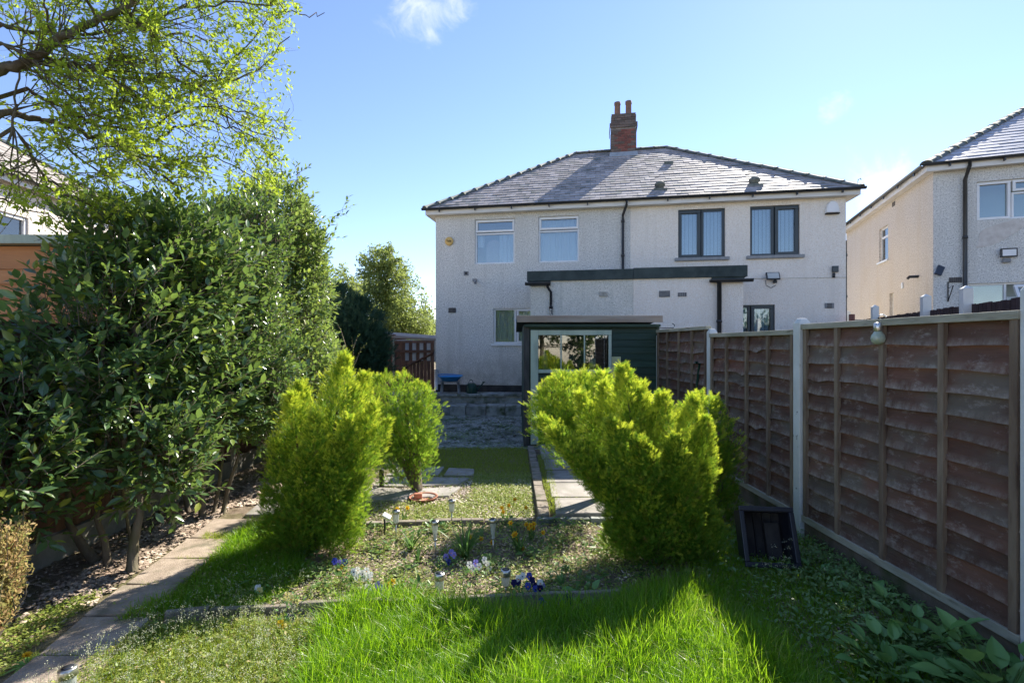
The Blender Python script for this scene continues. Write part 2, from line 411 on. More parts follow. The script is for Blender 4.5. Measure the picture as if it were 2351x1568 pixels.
M['soil'] = mat('garden_soil', (0.045, 0.032, 0.022), (0.11, 0.085, 0.06), 14, rough=0.98, c3=(0.20, 0.165, 0.12), scale3=40, lo3=0.58, hi3=0.7, bmp=1.0, bscale=50, bdist=0.03, rnd=False)
M['chips'] = mat('bark_and_leaf_litter', (0.26, 0.19, 0.14), (0.58, 0.47, 0.37), 3, rough=0.9, objvar=0.45)
M['gravel'] = mat('pale_gravel_stone', (0.42, 0.34, 0.28), (0.70, 0.61, 0.52), 3, rough=0.85, objvar=0.4)
M['orange'] = mat('orange_stained_boards', (0.58, 0.25, 0.10), (0.66, 0.32, 0.14), 4, rough=0.7, c3=(0.33, 0.12, 0.05), scale3=2, stretch=(0.4, 1, 4), bmp=0.3, objvar=0.08)
M['darkboard'] = mat('dark_brown_fence_board', (0.09, 0.05, 0.035), (0.16, 0.085, 0.055), 5, rough=0.85, stretch=(4, 4, 0.4), bmp=0.5, bscale=30, objvar=0.2)
M['purpleboard'] = mat('dark_purple_brown_board', (0.028, 0.018, 0.020), (0.05, 0.032, 0.034), 5, rough=0.8, stretch=(4, 4, 0.4), bmp=0.3, objvar=0.2)
M['redboard'] = mat('red_brown_timber', (0.17, 0.07, 0.055), (0.25, 0.11, 0.085), 5, rough=0.8, stretch=(4, 4, 0.5), bmp=0.3, objvar=0.15)
M['crate'] = mat('black_plastic_crate', (0.012, 0.014, 0.022), (0.02, 0.022, 0.032), 5, rough=0.4, spec=0.5)
M['cratein'] = mat('dull_black_crate_inside', (0.016, 0.014, 0.016), (0.04, 0.036, 0.034), 7, rough=0.8)
M['steel'] = mat('brushed_steel', (0.55, 0.54, 0.50), (0.62, 0.61, 0.58), 8, rough=0.32, metal=0.9)
M['darkmetal'] = mat('dark_solar_cell', (0.03, 0.035, 0.045), rough=0.25, spec=0.6)
M['terra'] = mat('terracotta', (0.42, 0.17, 0.11), (0.50, 0.24, 0.16), 9, rough=0.85, bmp=0.2)
M['blue'] = mat('bright_blue_plastic', (0.02, 0.22, 0.55), (0.03, 0.28, 0.62), 4, rough=0.35, spec=0.5)
M['greyplastic'] = mat('grey_plastic', (0.20, 0.22, 0.24), (0.26, 0.28, 0.30), 4, rough=0.5)
M['cangreen'] = mat('dark_green_plastic', (0.012, 0.05, 0.04), (0.02, 0.065, 0.05), 4, rough=0.4)
M['greenpaint'] = mat('green_painted_board', (0.03, 0.16, 0.10), (0.05, 0.20, 0.13), 6, rough=0.6)
M['bark'] = mat('grey_brown_bark', (0.11, 0.085, 0.06), (0.20, 0.165, 0.12), 14, rough=0.9, c3=(0.10, 0.115, 0.05), scale3=5, stretch=(1, 1, 0.4), bmp=0.8, bscale=45)
M['branch'] = mat('mossy_branch_bark', (0.085, 0.065, 0.045), (0.16, 0.13, 0.085), 16, rough=0.9, c3=(0.11, 0.12, 0.045), scale3=7, lo3=0.5, hi3=0.65, bmp=0.9, bscale=50)
M['laurel'] = leafmat('glossy_laurel_leaf', (0.06, 0.13, 0.05), (0.11, 0.20, 0.07), (0.34, 0.38, 0.05), trans=0.38, rough=0.27, spec=0.8, tcol=(0.30, 0.44, 0.06), aux=(0.22, 0.30, 0.06))
M['privet'] = leafmat('small_hedge_leaf', (0.09, 0.17, 0.055), (0.17, 0.27, 0.08), (0.36, 0.40, 0.07), trans=0.42, rough=0.30, spec=0.8, tcol=(0.42, 0.56, 0.09), aux=(0.30, 0.36, 0.09))
M['fresh'] = leafmat('fresh_spring_leaf', (0.24, 0.34, 0.03), (0.38, 0.46, 0.05), trans=0.58, rough=0.5, spec=0.3, tcol=(0.55, 0.70, 0.05))
M['gold'] = leafmat('golden_conifer_spray', (0.10, 0.24, 0.03), (0.17, 0.34, 0.04), (0.30, 0.21, 0.07), trans=0.52, rough=0.6, spec=0.2, aux=(0.76, 0.76, 0.07), tcol=(0.42, 0.60, 0.04))
M['yew'] = leafmat('dark_conifer_spray', (0.035, 0.08, 0.045), (0.07, 0.13, 0.065), trans=0.25, rough=0.6, spec=0.2)
M['birch'] = leafmat('pale_green_tree_leaf', (0.14, 0.19, 0.06), (0.26, 0.31, 0.10), trans=0.5, rough=0.5, spec=0.3, tcol=(0.42, 0.50, 0.10))
M['grass'] = leafmat('long_grass_blade', (0.13, 0.30, 0.015), (0.25, 0.44, 0.025), (0.50, 0.46, 0.16), trans=0.58, rough=0.35, spec=0.45, tcol=(0.42, 0.68, 0.012))
M['lawn'] = leafmat('short_lawn_blade', (0.22, 0.32, 0.04), (0.42, 0.47, 0.06), (0.52, 0.44, 0.20), trans=0.55, rough=0.45, spec=0.35, tcol=(0.45, 0.56, 0.04))
M['weed'] = leafmat('low_weed_leaf', (0.22, 0.33, 0.06), (0.46, 0.50, 0.13), (0.56, 0.42, 0.20), trans=0.45, rough=0.45, spec=0.35, tcol=(0.42, 0.52, 0.07))
M['clover'] = leafmat('dark_ground_ivy_leaf', (0.14, 0.26, 0.07), (0.27, 0.39, 0.13), trans=0.35, rough=0.4, spec=0.4)
M['broad'] = leafmat('broad_green_leaf', (0.12, 0.28, 0.07), (0.22, 0.40, 0.12), trans=0.25, rough=0.38, spec=0.45)
M['strap'] = leafmat('strap_leaf', (0.11, 0.22, 0.05), (0.18, 0.30, 0.08), trans=0.5, rough=0.4, spec=0.4)
M['heather'] = leafmat('russet_shrub_leaf', (0.42, 0.42, 0.14), (0.60, 0.36, 0.20), (0.30, 0.42, 0.10), trans=0.5, rough=0.6, spec=0.2)
for nm_, c_ in (('petal_tiny', (0.55, 0.56, 0.40)), ('petal_yellow', (0.75, 0.50, 0.03)), ('petal_orange', (0.75, 0.28, 0.02)), ('petal_white', (0.72, 0.72, 0.68)), ('petal_purple', (0.18, 0.09, 0.40)),
                ('petal_blue', (0.055, 0.07, 0.38)), ('petal_lilac', (0.28, 0.24, 0.62)), ('petal_navy', (0.018, 0.016, 0.09)), ('petal_cream', (0.72, 0.65, 0.25))):
    M[nm_] = leafmat(nm_, c_, tuple(min(0.85, x * 1.15) for x in c_), trans=0.3, rough=0.6, spec=0.2)
# ------------------------------------------------------------ ground (the setting)
def sheet(name, poly, z, mt, kind='structure', parent=None):
    me = bpy.data.meshes.new(name); me.from_pydata([(x, y, z) for x, y in poly], [], [tuple(range(len(poly)))]); me.materials.append(mt)
    o = bpy.data.objects.new(name, me); COL.objects.link(o)
    if kind: o['kind'] = kind
    if parent: o.parent = parent
    return o
def groundmat():
    m, nt, nn, ll, b = newmat('mixed_earth_and_turf')
    v = coords(nt, False)
    c = mixc(nt, rmap(nt, noise(nt, v, 9, 6, 0.7), 0.35, 0.65), (0.17, 0.125, 0.09), (0.36, 0.285, 0.21))
    c = mixc(nt, rmap(nt, noise(nt, v, 70, 3, 0.7), 0.58, 0.72, 0, .5), c, (0.46, 0.39, 0.31))
    c = mixc(nt, rmap(nt, noise(nt, v, 2.2, 5, 0.65), 0.45, 0.62, 0, .6), c, (0.15, 0.17, 0.05))
    ll.new(c, b.inputs['Base Color']); b.inputs['Roughness'].default_value = 0.97; b.inputs['Specular IOR Level'].default_value = 0.1
    bump(nt, noise(nt, v, 45, 6, 0.75), 1.0, 0.03, b); return m
M['ground'] = groundmat()
M['moss'] = mat('mossy_cobbled_ground', (0.26, 0.27, 0.245), (0.46, 0.47, 0.43), 22, 0.4, 0.62, rough=0.95, c3=(0.055, 0.08, 0.03), scale3=3, lo3=0.42, hi3=0.65, bmp=1.0, bscale=28, bdist=0.03, rnd=False)
sheet('ground', [(-150, -6), (150, -6), (150, 300), (-150, 300)], 0.0, M['ground'])
sheet('paving', [(-2.4, 8.2), (2.5, 8.2), (2.5, 12.2), (-2.4, 12.2)], 0.005, M['moss'])

# ------------------------------------------------------------ houses
class Frame:
    def __init__(s, ox, oy, deg):
        s.o = Vector((ox, oy)); a = radians(deg); s.rz = -a
        s.U = Vector((cos(a), -sin(a))); s.V = Vector((sin(a), cos(a)))
    def hx(s, px, py, v):
        t = (px - CX) / F; sz = (HY - py) / F
        Y = (v + s.o.dot(s.V)) / (t * s.V.x + s.V.y)
        p = Vector((t * Y, Y)) - s.o
        return p.dot(s.U), CZ + sz * Y
    def hu(s, px, v): return s.hx(px, HY, v)[0]
    def w(s, u, v, z): p = s.o + s.U * u + s.V * v; return Vector((p.x, p.y, z))

def wall_mb(u0, u1, z0, z1, v, holes, reveal=0.10):
    """wall in the plane v facing -v, with rectangular openings and their reveals"""
    us = sorted(set([u0, u1] + [h[0] for h in holes] + [h[1] for h in holes]))
    zs = sorted(set([z0, z1] + [h[2] for h in holes] + [h[3] for h in holes]))
    us = [u for u in us if u0 <= u <= u1]; zs = [z for z in zs if z0 <= z <= z1]
    mb = MB()
    for i in range(len(us) - 1):
        for j in range(len(zs) - 1):
            cu, cz_ = (us[i] + us[i+1]) / 2, (zs[j] + zs[j+1]) / 2
            if any(h[0] < cu < h[1] and h[2] < cz_ < h[3] for h in holes): continue
            mb.add([(us[i], v, zs[j]), (us[i+1], v, zs[j]), (us[i+1], v, zs[j+1]), (us[i], v, zs[j+1])], [(0, 1, 2, 3)])
    for h in holes:
        a, b_, c, d = h
        mb.add([(a, v, c), (a, v + reveal, c), (a, v + reveal, d), (a, v, d)], [(0, 1, 2, 3)])
        mb.add([(b_, v, c), (b_, v, d), (b_, v + reveal, d), (b_, v + reveal, c)], [(0, 1, 2, 3)])
        mb.add([(a, v, d), (a, v + reveal, d), (b_, v + reveal, d), (b_, v, d)], [(0, 1, 2, 3)])
        mb.add([(a, v, c), (b_, v, c), (b_, v + reveal, c), (a, v + reveal, c)], [(0, 1, 2, 3)])
    return mb

def bar_frame(mb, a, b_, c, d, v, w, dep):
    """hollow rectangular frame of bar width w, butted"""
    mb.box((a, v, c), (b_, v + dep, c + w)); mb.box((a, v, d - w), (b_, v + dep, d))
    mb.box((a, v, c + w), (a + w, v + dep, d - w)); mb.box((b_ - w, v, c + w), (b_, v + dep, d - w))

def curtain_mb(a, b_, c, d, v, amp=0.02, waves=9, gather=0.0, seed=0):
    n = 60; rr = random.Random(seed); ph = rr.random() * 6; mb = MB(); vs_, fs = [], []
    for i in range(n + 1):
        s = i / n
        y = v + amp * sin(s * waves * 2 * pi + ph) + amp * 0.5 * sin(s * waves * 3.3 * pi + ph * 2)
        vs_ += [(a + (b_ - a) * s, y, c), (a + (b_ - a) * s, y + amp * 0.3 * sin(7 * s), d)]
    for i in range(n): fs.append((2*i, 2*i+2, 2*i+3, 2*i+1))
    return mb.add(vs_, fs, True)

def window(parent, rect, v, frame_mat, layout, inside, name='window', label=None, sillmat=None, fw=0.055):
    """rect u0,u1,z0,z1. layout: list of (fu0,fu1,fz0,fz1,opening) in fractions."""
    a, b_, c, d = rect
    w = empty(name, parent=parent, loc=(0, 0, 0))
    if label: w['label'] = label
    fb = MB(); bar_frame(fb, a, b_, c, d, v + 0.055, 0.04, 0.06)
    for (p, q, r_, s_, op) in layout:
        x0, x1 = a + (b_-a)*p, a + (b_-a)*q; z0, z1 = c + (d-c)*r_, c + (d-c)*s_
        e = 0.018
        if p > 0: x0 -= 0.0
        if op:
            bar_frame(fb, x0 + e, x1 - e, z0 + e, z1 - e, v + 0.035, fw, 0.06)
            g = fw + e
        else:
            bar_frame(fb, x0 + 0.003, x1 - 0.003, z0 + 0.003, z1 - 0.003, v + 0.057, fw * 0.8, 0.05); g = fw * 0.8
        MB().box((x0 + g - .004, v + 0.085, z0 + g - .004), (x1 - g + .004, v + 0.093, z1 - g + .004)).build('pane', M['glass'], w)
        if inside == 'blind':
            n = max(4, int(round((x1 - x0 - 2*g) / 0.085))); sw = (x1 - x0 - 2*g) / n
            bm_ = MB().box((-sw*0.5, -0.001, 0), (sw*0.5, 0.001, z1 - z0 - 2*g + .05)).mesh('blind_slat', M['blind'])
            for k in range(n):
                inst('blind_slat', bm_, w, loc=(x0 + g + (k + 0.5) * sw, v + 0.16, z0 + g - .02), rot=(0, 0, radians(22)))
    fb.build('frame', frame_mat, w, bevel=0.006)
    if inside == 'net':
        curtain_mb(a + .03, b_ - .03, c + .03, c + (d-c)*0.97, v + 0.19, seed=int(a*100)).build('curtain', M['net'], w)
    MB().box((a - .1, v + 0.75, c - .2), (b_ + .1, v + 0.80, d + .2)).build('room_wall', M['roomdark'], w)
    if sillmat:
        MB().box((a - 0.09, v - 0.07, c - 0.075), (b_ + 0.09, v + 0.05, c + 0.004)).build('sill', sillmat, w, bevel=0.008)
    return w

def clip_poly(poly, a, b_, c):
    """keep a*x+b*y<=c"""
    out = []
    for i in range(len(poly)):
        p, q = poly[i], poly[(i+1) % len(poly)]
        dp, dq = a*p[0]+b_*p[1]-c, a*q[0]+b_*q[1]-c
        if dp <= 0: out.append(p)
        if (dp < 0 < dq) or (dq < 0 < dp):
            t = dp / (dp - dq); out.append((p[0]+(q[0]-p[0])*t, p[1]+(q[1]-p[1])*t))
    return out

def hip_roof(parent, L, D, ov, ze, rise, slate_m, gauge, sw, individual, front_only=False, seed=3, tile='ridge_tile'):
    """L x D walls, overhang ov; eaves height ze; hips at 45 degrees. The front slope gets real slates."""
    rr = random.Random(seed)
    u0, u1, v0, v1 = -ov, L + ov, -ov, D + ov
    run = (v1 - v0) / 2; zr = ze + rise
    A, B_, C_, D_ = (u0, v0, ze), (u1, v0, ze), (u1, v1, ze), (u0, v1, ze)
    E, F_ = (u0 + run, v0 + run, zr), (u1 - run, v0 + run, zr)
    roof = MB(); roof.add([A, B_, C_, D_, E, F_], [(0, 1, 5, 4), (1, 2, 5), (2, 3, 4, 5), (3, 0, 4)])
    roof.add([A, B_, C_, D_], [(0, 3, 2, 1)])
    ro = roof.build('roof', M['roofdeck'], parent)
    SL = sqrt(run*run + rise*rise); cs, sn = run / SL, rise / SL
    # local frame on the front slope: x along the eave, y up the slope, z out
    mtx = Matrix(((1, 0, 0, u0), (0, cs, -sn, v0), (0, sn, cs, ze), (0, 0, 0, 1)))
    LL = u1 - u0
    rows = int(SL / gauge) + 1
    base_me = MB(); th = 0.009
    def slate_mesh(poly, lo, hi):
        mb = MB(); n = len(poly); ymin = min(p[1] for p in poly); ymax = max(p[1] for p in poly)
        def zz(y): return hi + (lo - hi) * (y - ymin) / max(1e-6, ymax - ymin)
        vs_ = [(x, y, zz(y)) for x, y in poly] + [(x, y, zz(y) + th) for x, y in poly]
        mb.add(vs_, [tuple(range(n, 2*n))] + [(i, (i+1) % n, n+(i+1) % n, n+i) for i in range(n)]); return mb
    full = slate_mesh([(-sw/2+.003, -.02), (sw/2-.003, -.02), (sw/2-.003, gauge*1.25), (-sw/2+.003, gauge*1.25)], 0.004, 0.019).mesh('slate', slate_m)
    rest = MB(); restvar = []
    cnt = 0
    for r_ in range(rows):
        y0 = r_ * gauge; off = (r_ % 2) * sw / 2
        k = 0
        while True:
            xc = k * sw + off; k += 1
            if xc - sw/2 > LL: break
            poly = [(xc - sw/2+.003, y0 - .02), (xc + sw/2-.003, y0 - .02), (xc + sw/2-.003, min(SL, y0 + gauge*1.25)), (xc - sw/2+.003, min(SL, y0 + gauge*1.25))]
            kx = run / SL
            c1 = clip_poly(poly, -1, kx, 0.0)            # x >= kx*y
            c2 = clip_poly(c1, 1, kx, LL) if len(c1) > 2 else []
            if len(c2) < 3: continue
            jz = rr.uniform(0, 0.006); jr = rr.uniform(-0.008, 0.008)
            whole = len(c2) == 4 and abs(c2[0][0] - poly[0][0]) < 1e-6 and y0 + gauge*1.25 < SL and abs(min(p[0] for p in c2) - poly[0][0]) < 1e-6 and abs(max(p[0] for p in c2) - poly[1][0]) < 1e-6
            if whole and cnt < individual:
                inst('slate', full, ro, mtx=mtx @ Matrix.Translation((xc, y0, jz)) @ Matrix.Rotation(jr, 4, 'Z') @ Matrix.Rotation(rr.uniform(-.012, .012), 4, 'X')); cnt += 1
            else:
                n0 = len(rest.v); sm = slate_mesh(c2, 0.004 + jz, 0.019 + jz)
                rest.add([mtx @ Vector(p) for p in sm.v], sm.f); restvar += [rr.random()] * (len(rest.v) - n0)
    if rest.v:
        o = rest.build('slate', slate_m, ro, kind='stuff')
        at = o.data.attributes.new('var', 'FLOAT', 'POINT'); at.data.foreach_set('value', restvar)
    # other slopes: courses joined into one part each
    other = MB(); ovar = []
    def courses(P0, P1, T0, T1):
        P0, P1, T0, T1 = map(Vector, (P0, P1, T0, T1)); n = rows
        nrm = (P1 - P0).cross(T0 - P0).normalized()
        for i in range(n):
            s, e = i / n, min(1, (i + 1.1) / n)
            a, b2 = P0.lerp(T0, s) + nrm * .022, P1.lerp(T1, s) + nrm * .022
            c2, d2 = P1.lerp(T1, e) + nrm * .006, P0.lerp(T0, e) + nrm * .006
            other.add([a, b2, c2, d2, a - nrm * .015, b2 - nrm * .015], [(0, 1, 2, 3), (4, 5, 1, 0)]); ovar.extend([i / n] * 6)
    courses(B_, C_, F_, F_); courses(D_, A, E, E); courses(C_, D_, F_, E)
    o = other.build('slate', slate_m, ro, kind='stuff'); at = o.data.attributes.new('var', 'FLOAT', 'POINT'); at.data.foreach_set('value', ovar)
    # hip and ridge tiles
    def tiles(P, T, tl=0.42, rad=0.115):
        P, T = Vector(P), Vector(T); d = (T - P); n = max(1, int(d.length / tl)); st = d.length / n
        d.normalize(); x = d.cross(Vector((0, 0, 1))).normalized(); z = x.cross(d).normalized()
        mb = MB(); seg = 8; vs_, fs = [], []
        prof = [(0, rad*1.14, .02), (0.05, rad*1.14, .02), (0.052, rad, 0), (st + .03, rad*0.97, -.004)]
        for (yy, rd, zz) in prof:
            for kk in range(seg + 1):
                a = pi * kk / seg; vs_.append((rd*cos(a), yy, rd*0.75*sin(a) - .01))
        m_ = seg + 1
        for i in range(3):
            for kk in range(seg): fs.append((i*m_+kk, i*m_+kk+1, (i+1)*m_+kk+1, (i+1)*m_+kk))
        fs.append(tuple(range(m_)))
        me = mb.add(vs_, fs, True).mesh(tile, M['tile_edge'])
        mt_ = Matrix((( x.x, d.x, z.x, 0), (x.y, d.y, z.y, 0), (x.z, d.z, z.z, 0), (0, 0, 0, 1)))
        for i in range(n):
            p = P + d * (st * i)
            inst(tile, me, ro, mtx=Matrix.Translation(p + Vector((0, 0, rr.uniform(0, .012)))) @ mt_ @ Matrix.Rotation(rr.uniform(-.03, .03), 4, 'Y'))
    tiles(A, E); tiles(B_, F_)
    if not front_only: tiles(C_, F_); tiles(D_, E)
    tiles(E, F_)
    return ro, (mtx, SL, run, zr)

def gutter(parent, pts, r_=0.055, brackets=True, m='black'):
    mb = MB()
    for i in range(len(pts) - 1):
        p, q = Vector(pts[i]), Vector(pts[i+1]); d = (q - p).normalized(); x = d.cross(Vector((0, 0, 1)))
        vs_ = []
        seg = 8
        for P in (p, q):
            for rad in (r_, r_ - .008):
                for k in range(seg + 1):
                    a = pi + pi * k / seg; vs_.append(P + x * cos(a) * rad + Vector((0, 0, sin(a) * rad)))
        n = seg + 1; fs = []
        for k in range(seg):
            fs += [(k, k+1, 2*n+k+1, 2*n+k), (n+k, 3*n+k, 3*n+k+1, n+k+1)]
        fs += [(0, 2*n, 3*n, n), (n-1, 2*n-1, 4*n-1, 3*n-1)]
        fs += [tuple(list(range(0, n)) + list(reversed(range(n, 2*n)))), tuple(list(reversed(range(2*n, 3*n))) + list(range(3*n, 4*n)))]
        mb.add(vs_, fs, True)
    g = mb.build('gutter', M[m], parent)
    if brackets:
        for i in range(len(pts) - 1):
            p, q = Vector(pts[i]), Vector(pts[i+1]); d = (q - p); n = int(d.length / 0.95)
            bm_ = MB().box((-.015, -.03, -.03), (.015, .03, .03)).mesh('bracket', M[m])
            for k in range(n):
                c = p + d * ((k + .5) / n)
                inst('bracket', bm_, g, loc=c + Vector((0, 0, -r_ - .028)))
    return g
def downpipe(parent, pts, r_=0.034, m='black', clips=()):
    o = MB().tube(pts, r_, 10).build('downpipe', M[m], parent)
    for (u, v, z) in clips: MB().lathe([(r_ + .012, -.03), (r_ + .012, .03)], (u, v, z), 10).build('clip', M[m], o)
    return o
def airbrick(parent, u, z, w, h, v, m='vent', name='air_vent', cols=6, rows=4, label=None):
    a = MB().box((u - w/2, v - .014, z - h/2), (u + w/2, v - .002, z + h/2)).build(name, M[m], parent)
    if label: a['label'] = label
    g = MB()
    for i in range(cols):
        for j in range(rows):
            cu, cz_ = u - w/2 + w*(i+.5)/cols, z - h/2 + h*(j+.5)/rows
            g.box((cu - w/cols*.27, v - .018, cz_ - h/rows*.27), (cu + w/cols*.27, v - .0135, cz_ + h/rows*.27))
    g.build('grille', M['plinth'], a)
    return a

# ---- the pair of semis
H = Frame(-2.11, 13.65, 9.95)
house = empty('semi_detached_house', 'two-storey semi-detached pair, half grey and half cream pebbledash, hipped slate roof with brick chimney', 'house', loc=(H.o.x, H.o.y, 0), rz=H.rz)
HL, HD, ZP, ZE = H.hu(1942, 0), 7.35, 0.47, 5.33
um = H.hu(1447, 0)
def rect(fr, x0, x1, y0, y1, v=0.0):
    xm, ym = (x0+x1)/2, (y0+y1)/2
    return (fr.hx(x0, ym, v)[0], fr.hx(x1, ym, v)[0], fr.hx(xm, y1, v)[1], fr.hx(xm, y0, v)[1])
W1 = rect(H, 1090, 1182, 503, 606); W2 = rect(H, 1236, 1330, 496, 602); W3 = rect(H, 1133, 1236, 708, 789)
W4 = rect(H, 1557, 1665, 480, 592); W5 = rect(H, 1722, 1836, 472, 587); W6 = rect(H, 1693, 1779, 700, 800)
wall_mb(0, um, ZP + .17, ZE, 0, [W1, W2, W3]).build('wall', M['pebble'], house, label='grey pebbledash wall')
wall_mb(um + .001, HL, ZP + .17, ZE, -.006, [W4, W5, W6], .106).build('wall', M['cream'], house, label='cream pebbledash wall')
MB().box((-.0, .012, 0), (um, .04, ZP + .168)).build('plinth', M['plinth'], house)
MB().box((um + .001, .012, 0), (HL, .04, ZP + .168)).build('plinth', M['cream'], house)
sb = MB(); sb.add([(0, 0, 0), (0, HD, 0), (0, HD, ZE), (0, 0, ZE)], [(0, 1, 2, 3)]); sb.build('wall', M['pebble'], house)
sb = MB(); sb.add([(HL, -.006, 0), (HL, HD, 0), (HL, HD, ZE), (HL, -.006, ZE)], [(0, 1, 2, 3)]); sb.build('wall', M['cream'], house)
sb = MB(); sb.add([(0, HD, 0), (HL, HD, 0), (HL, HD, ZE), (0, HD, ZE)], [(0, 1, 2, 3)]); sb.build('wall', M['cream'], house)
OV = 0.24
roof, (RM_, SL_, RUN_, ZR_) = hip_roof(house, HL, HD, OV, ZE + .09, 2.72, M['slate'], 0.212, 0.27, 300)
# fascia + soffit
fb = MB(); fb.box((-OV + .02, -OV + .02, ZE - .06), (HL + OV - .02, -OV + .045, ZE + .075))
fb.box((-OV + .02, -OV + .046, ZE - .06), (-OV + .045, HD + OV - .02, ZE + .075)); fb.box((HL + OV - .045, -OV + .046, ZE - .06), (HL + OV - .02, HD + OV - .02, ZE + .075))
fb.build('fascia', M['whitepaint'], house)
sf = MB(); sf.box((-OV + .046, -OV + .047, ZE - .05), (HL + OV - .046, -.008, ZE - .035)); sf.box((-OV + .046, -.006, ZE - .05), (-.002, HD, ZE - .035)); sf.box((HL + .002, -.006, ZE - .05), (HL + OV - .046, HD, ZE - .035))
sf.build('soffit', M['whitepaint'], house)
gutter(house, [(-OV - .06, -OV - .045, ZE + .10), (HL + OV + .06, -OV - .045, ZE + .10)])
# windows
window(house, W1, 0, M['white'], [(0, 1, 0, .70, False), (0, 1, .70, 1, True)], None, label='white window with a transom, net curtain parted round a mirror back')
w1 = COL.objects[-1] if False else None
win1 = [o for o in house.children if o.name.startswith('window')][0]
a, b_, c, d = W1
curtain_mb(a + (b_-a)*.58, b_ - .04, c + .03, c + (d-c)*.72, .18, .018, 5, seed=3).build('curtain', M['net'], win1)
curtain_mb(a + .04, a + (b_-a)*.2, c + (d-c)*.40, c + (d-c)*.72, .18, .018, 3, seed=4).build('curtain', M['net'], win1)
mm_ = MB(); n_ = 16; mc = a + (b_-a)*.42; mw = .21
prof = [(mc - mw, c + .03), (mc + mw, c + .03), (mc + mw, c + (d-c)*.42)] + [(mc + mw*cos(t), c + (d-c)*.42 + .20*sin(t)) for t in np.linspace(0.1, pi - .1, 10)] + [(mc - mw, c + (d-c)*.42)]
mm_.add([(x, .30, z) for x, z in prof] + [(x, .33, z) for x, z in prof], [tuple(range(len(prof))), tuple(reversed(range(len(prof), 2*len(prof))))] + [(i, (i+1) % len(prof), len(prof) + (i+1) % len(prof), len(prof) + i) for i in range(len(prof))])
mm_.build('mirror_back', M['mirrorback'], win1)
window(house, W2, 0, M['white'], [(0, 1, 0, .70, False), (0, 1, .70, 1, True)], 'net', label='white window with a transom, fully covered by a net curtain')
wn3 = window(house, W3, 0, M['white'], [(0, .5, 0, 1, False), (.5, 1, 0, 1, True)], 'net', label='white ground floor window half hidden by the extension')
a, b_, c, d = W3
curtain_mb(a + (b_-a)*.30, a + (b_-a)*.46, c + .04, d - .04, .19, .02, 4, seed=9).build('curtain', M['net'], wn3)
curtain_mb(a + .03, a + (b_-a)*.09, c + .04, d - .04, .19, .02, 2, seed=8).build('curtain', M['net'], wn3)
curtain_mb(a + (b_-a)*.6, b_ - .05, c + .04, d - .04, .19, .02, 6, seed=10).build('curtain', M['net'], wn3)
MB().box((a - .06, -.05, c - .06), (b_ + .06, .05, c + .002)).build('sill', M['white'], wn3, bevel=.006)
window(house, W4, -.006, M['anthracite'], [(0, .5, 0, 1, True), (.5, 1, 0, 1, False)], 'blind', sillmat=M['sill'], label='anthracite window nearer the chimney with pale vertical blinds', fw=.075)
window(house, W5, -.006, M['anthracite'], [(0, .5, 0, 1, False), (.5, 1, 0, 1, True)], 'blind', sillmat=M['sill'], label='anthracite window beside the white bell box with pale vertical blinds', fw=.075)
window(house, W6, -.006, M['anthracite'], [(0, .36, 0, 1, False), (.36, 1, 0, 1, True)], 'blind', label='anthracite ground floor window above the fence', fw=.075)
# chimney
cv = RUN_ - OV - .42
c0 = H.hu(1402.5, cv); c1 = H.hu(1461, cv)
ztop = H.hx(1430, 282, cv)[1]; zcap = H.hx(1430, 262, cv)[1]; zb = ZE + 1.9
ch = MB().box((c0 + .012, cv + .012, zb), (c1 - .012, cv + .83, ztop)).build('chimney', M['mortar'], house)
def courses_bricks(u0, u1, v0, v1, z0, z1, mt_fn, oversail=0.0):
    bh, bl, j = 0.068, 0.205, 0.011
    meshes = {}
    z = z0; r_ = 0
    while z + bh <= z1 + .01:
        for face in ('f', 'l', 'r'):
            Lw = (u1 - u0) if face == 'f' else (v1 - v0)
            x = -(bl/2 + j/2) * (r_ % 2); 
            while x < Lw:
                a_, b2 = max(0, x), min(Lw, x + bl)
                if b2 - a_ > .03:
                    key = (face, round(b2 - a_, 3))
                    l_ = b2 - a_; e = R.uniform(0, .004)
                    mt_ = mt_fn((a_ + b2) / 2 / Lw, (z - z0) / max(.01, z1 - z0), face)
                    k2 = (round(l_, 2), face, mt_.name)
                    if k2 not in meshes:
                        if face == 'f': mb_ = MB().box((0, 0, 0), (l_, .02, bh))
                        else: mb_ = MB().box((0, 0, 0), (.02, l_, bh))
                        meshes[k2] = mb_.mesh('brick', mt_)
                    if face == 'f': loc = (u0 + a_, v0 - e, z)
                    elif face == 'l': loc = (u0 - e - .001, v0 + .021 + a_, z)
                    else: loc = (u1 - .019 + e, v0 + .021 + a_, z)
                    if not (face != 'f' and a_ + l_ > Lw - .03): inst('brick', meshes[k2], ch, loc=loc)
                x += bl + j
        z += bh + j; r_ += 1
def mt_fn(s, t, face):
    if face != 'f': return M['soot']
    if s < .18 or s > .86: return M['soot'] if R.random() < .85 else M['brick']
    return M['brick'] if R.random() < .9 else M['soot']
courses_bricks(c0, c1, cv, cv + .84, ZE + 1.95, ztop - .16, mt_fn)
courses_bricks(c0 - .035, c1 + .035, cv - .035, cv + .875, ztop - .155, ztop, lambda *a_: M['soot'])
courses_bricks(c0 + .01, c1 - .01, cv - .01, cv + .85, ztop + .005, zcap, lambda *a_: M['soot'])
MB().box((c0 + .02, cv + .012, ztop), (c1 - .02, cv + .83, zcap + .02)).build('chimney_cap', M['soot'], ch)
zt = H.hx(1430, 238, cv + .3)[1]
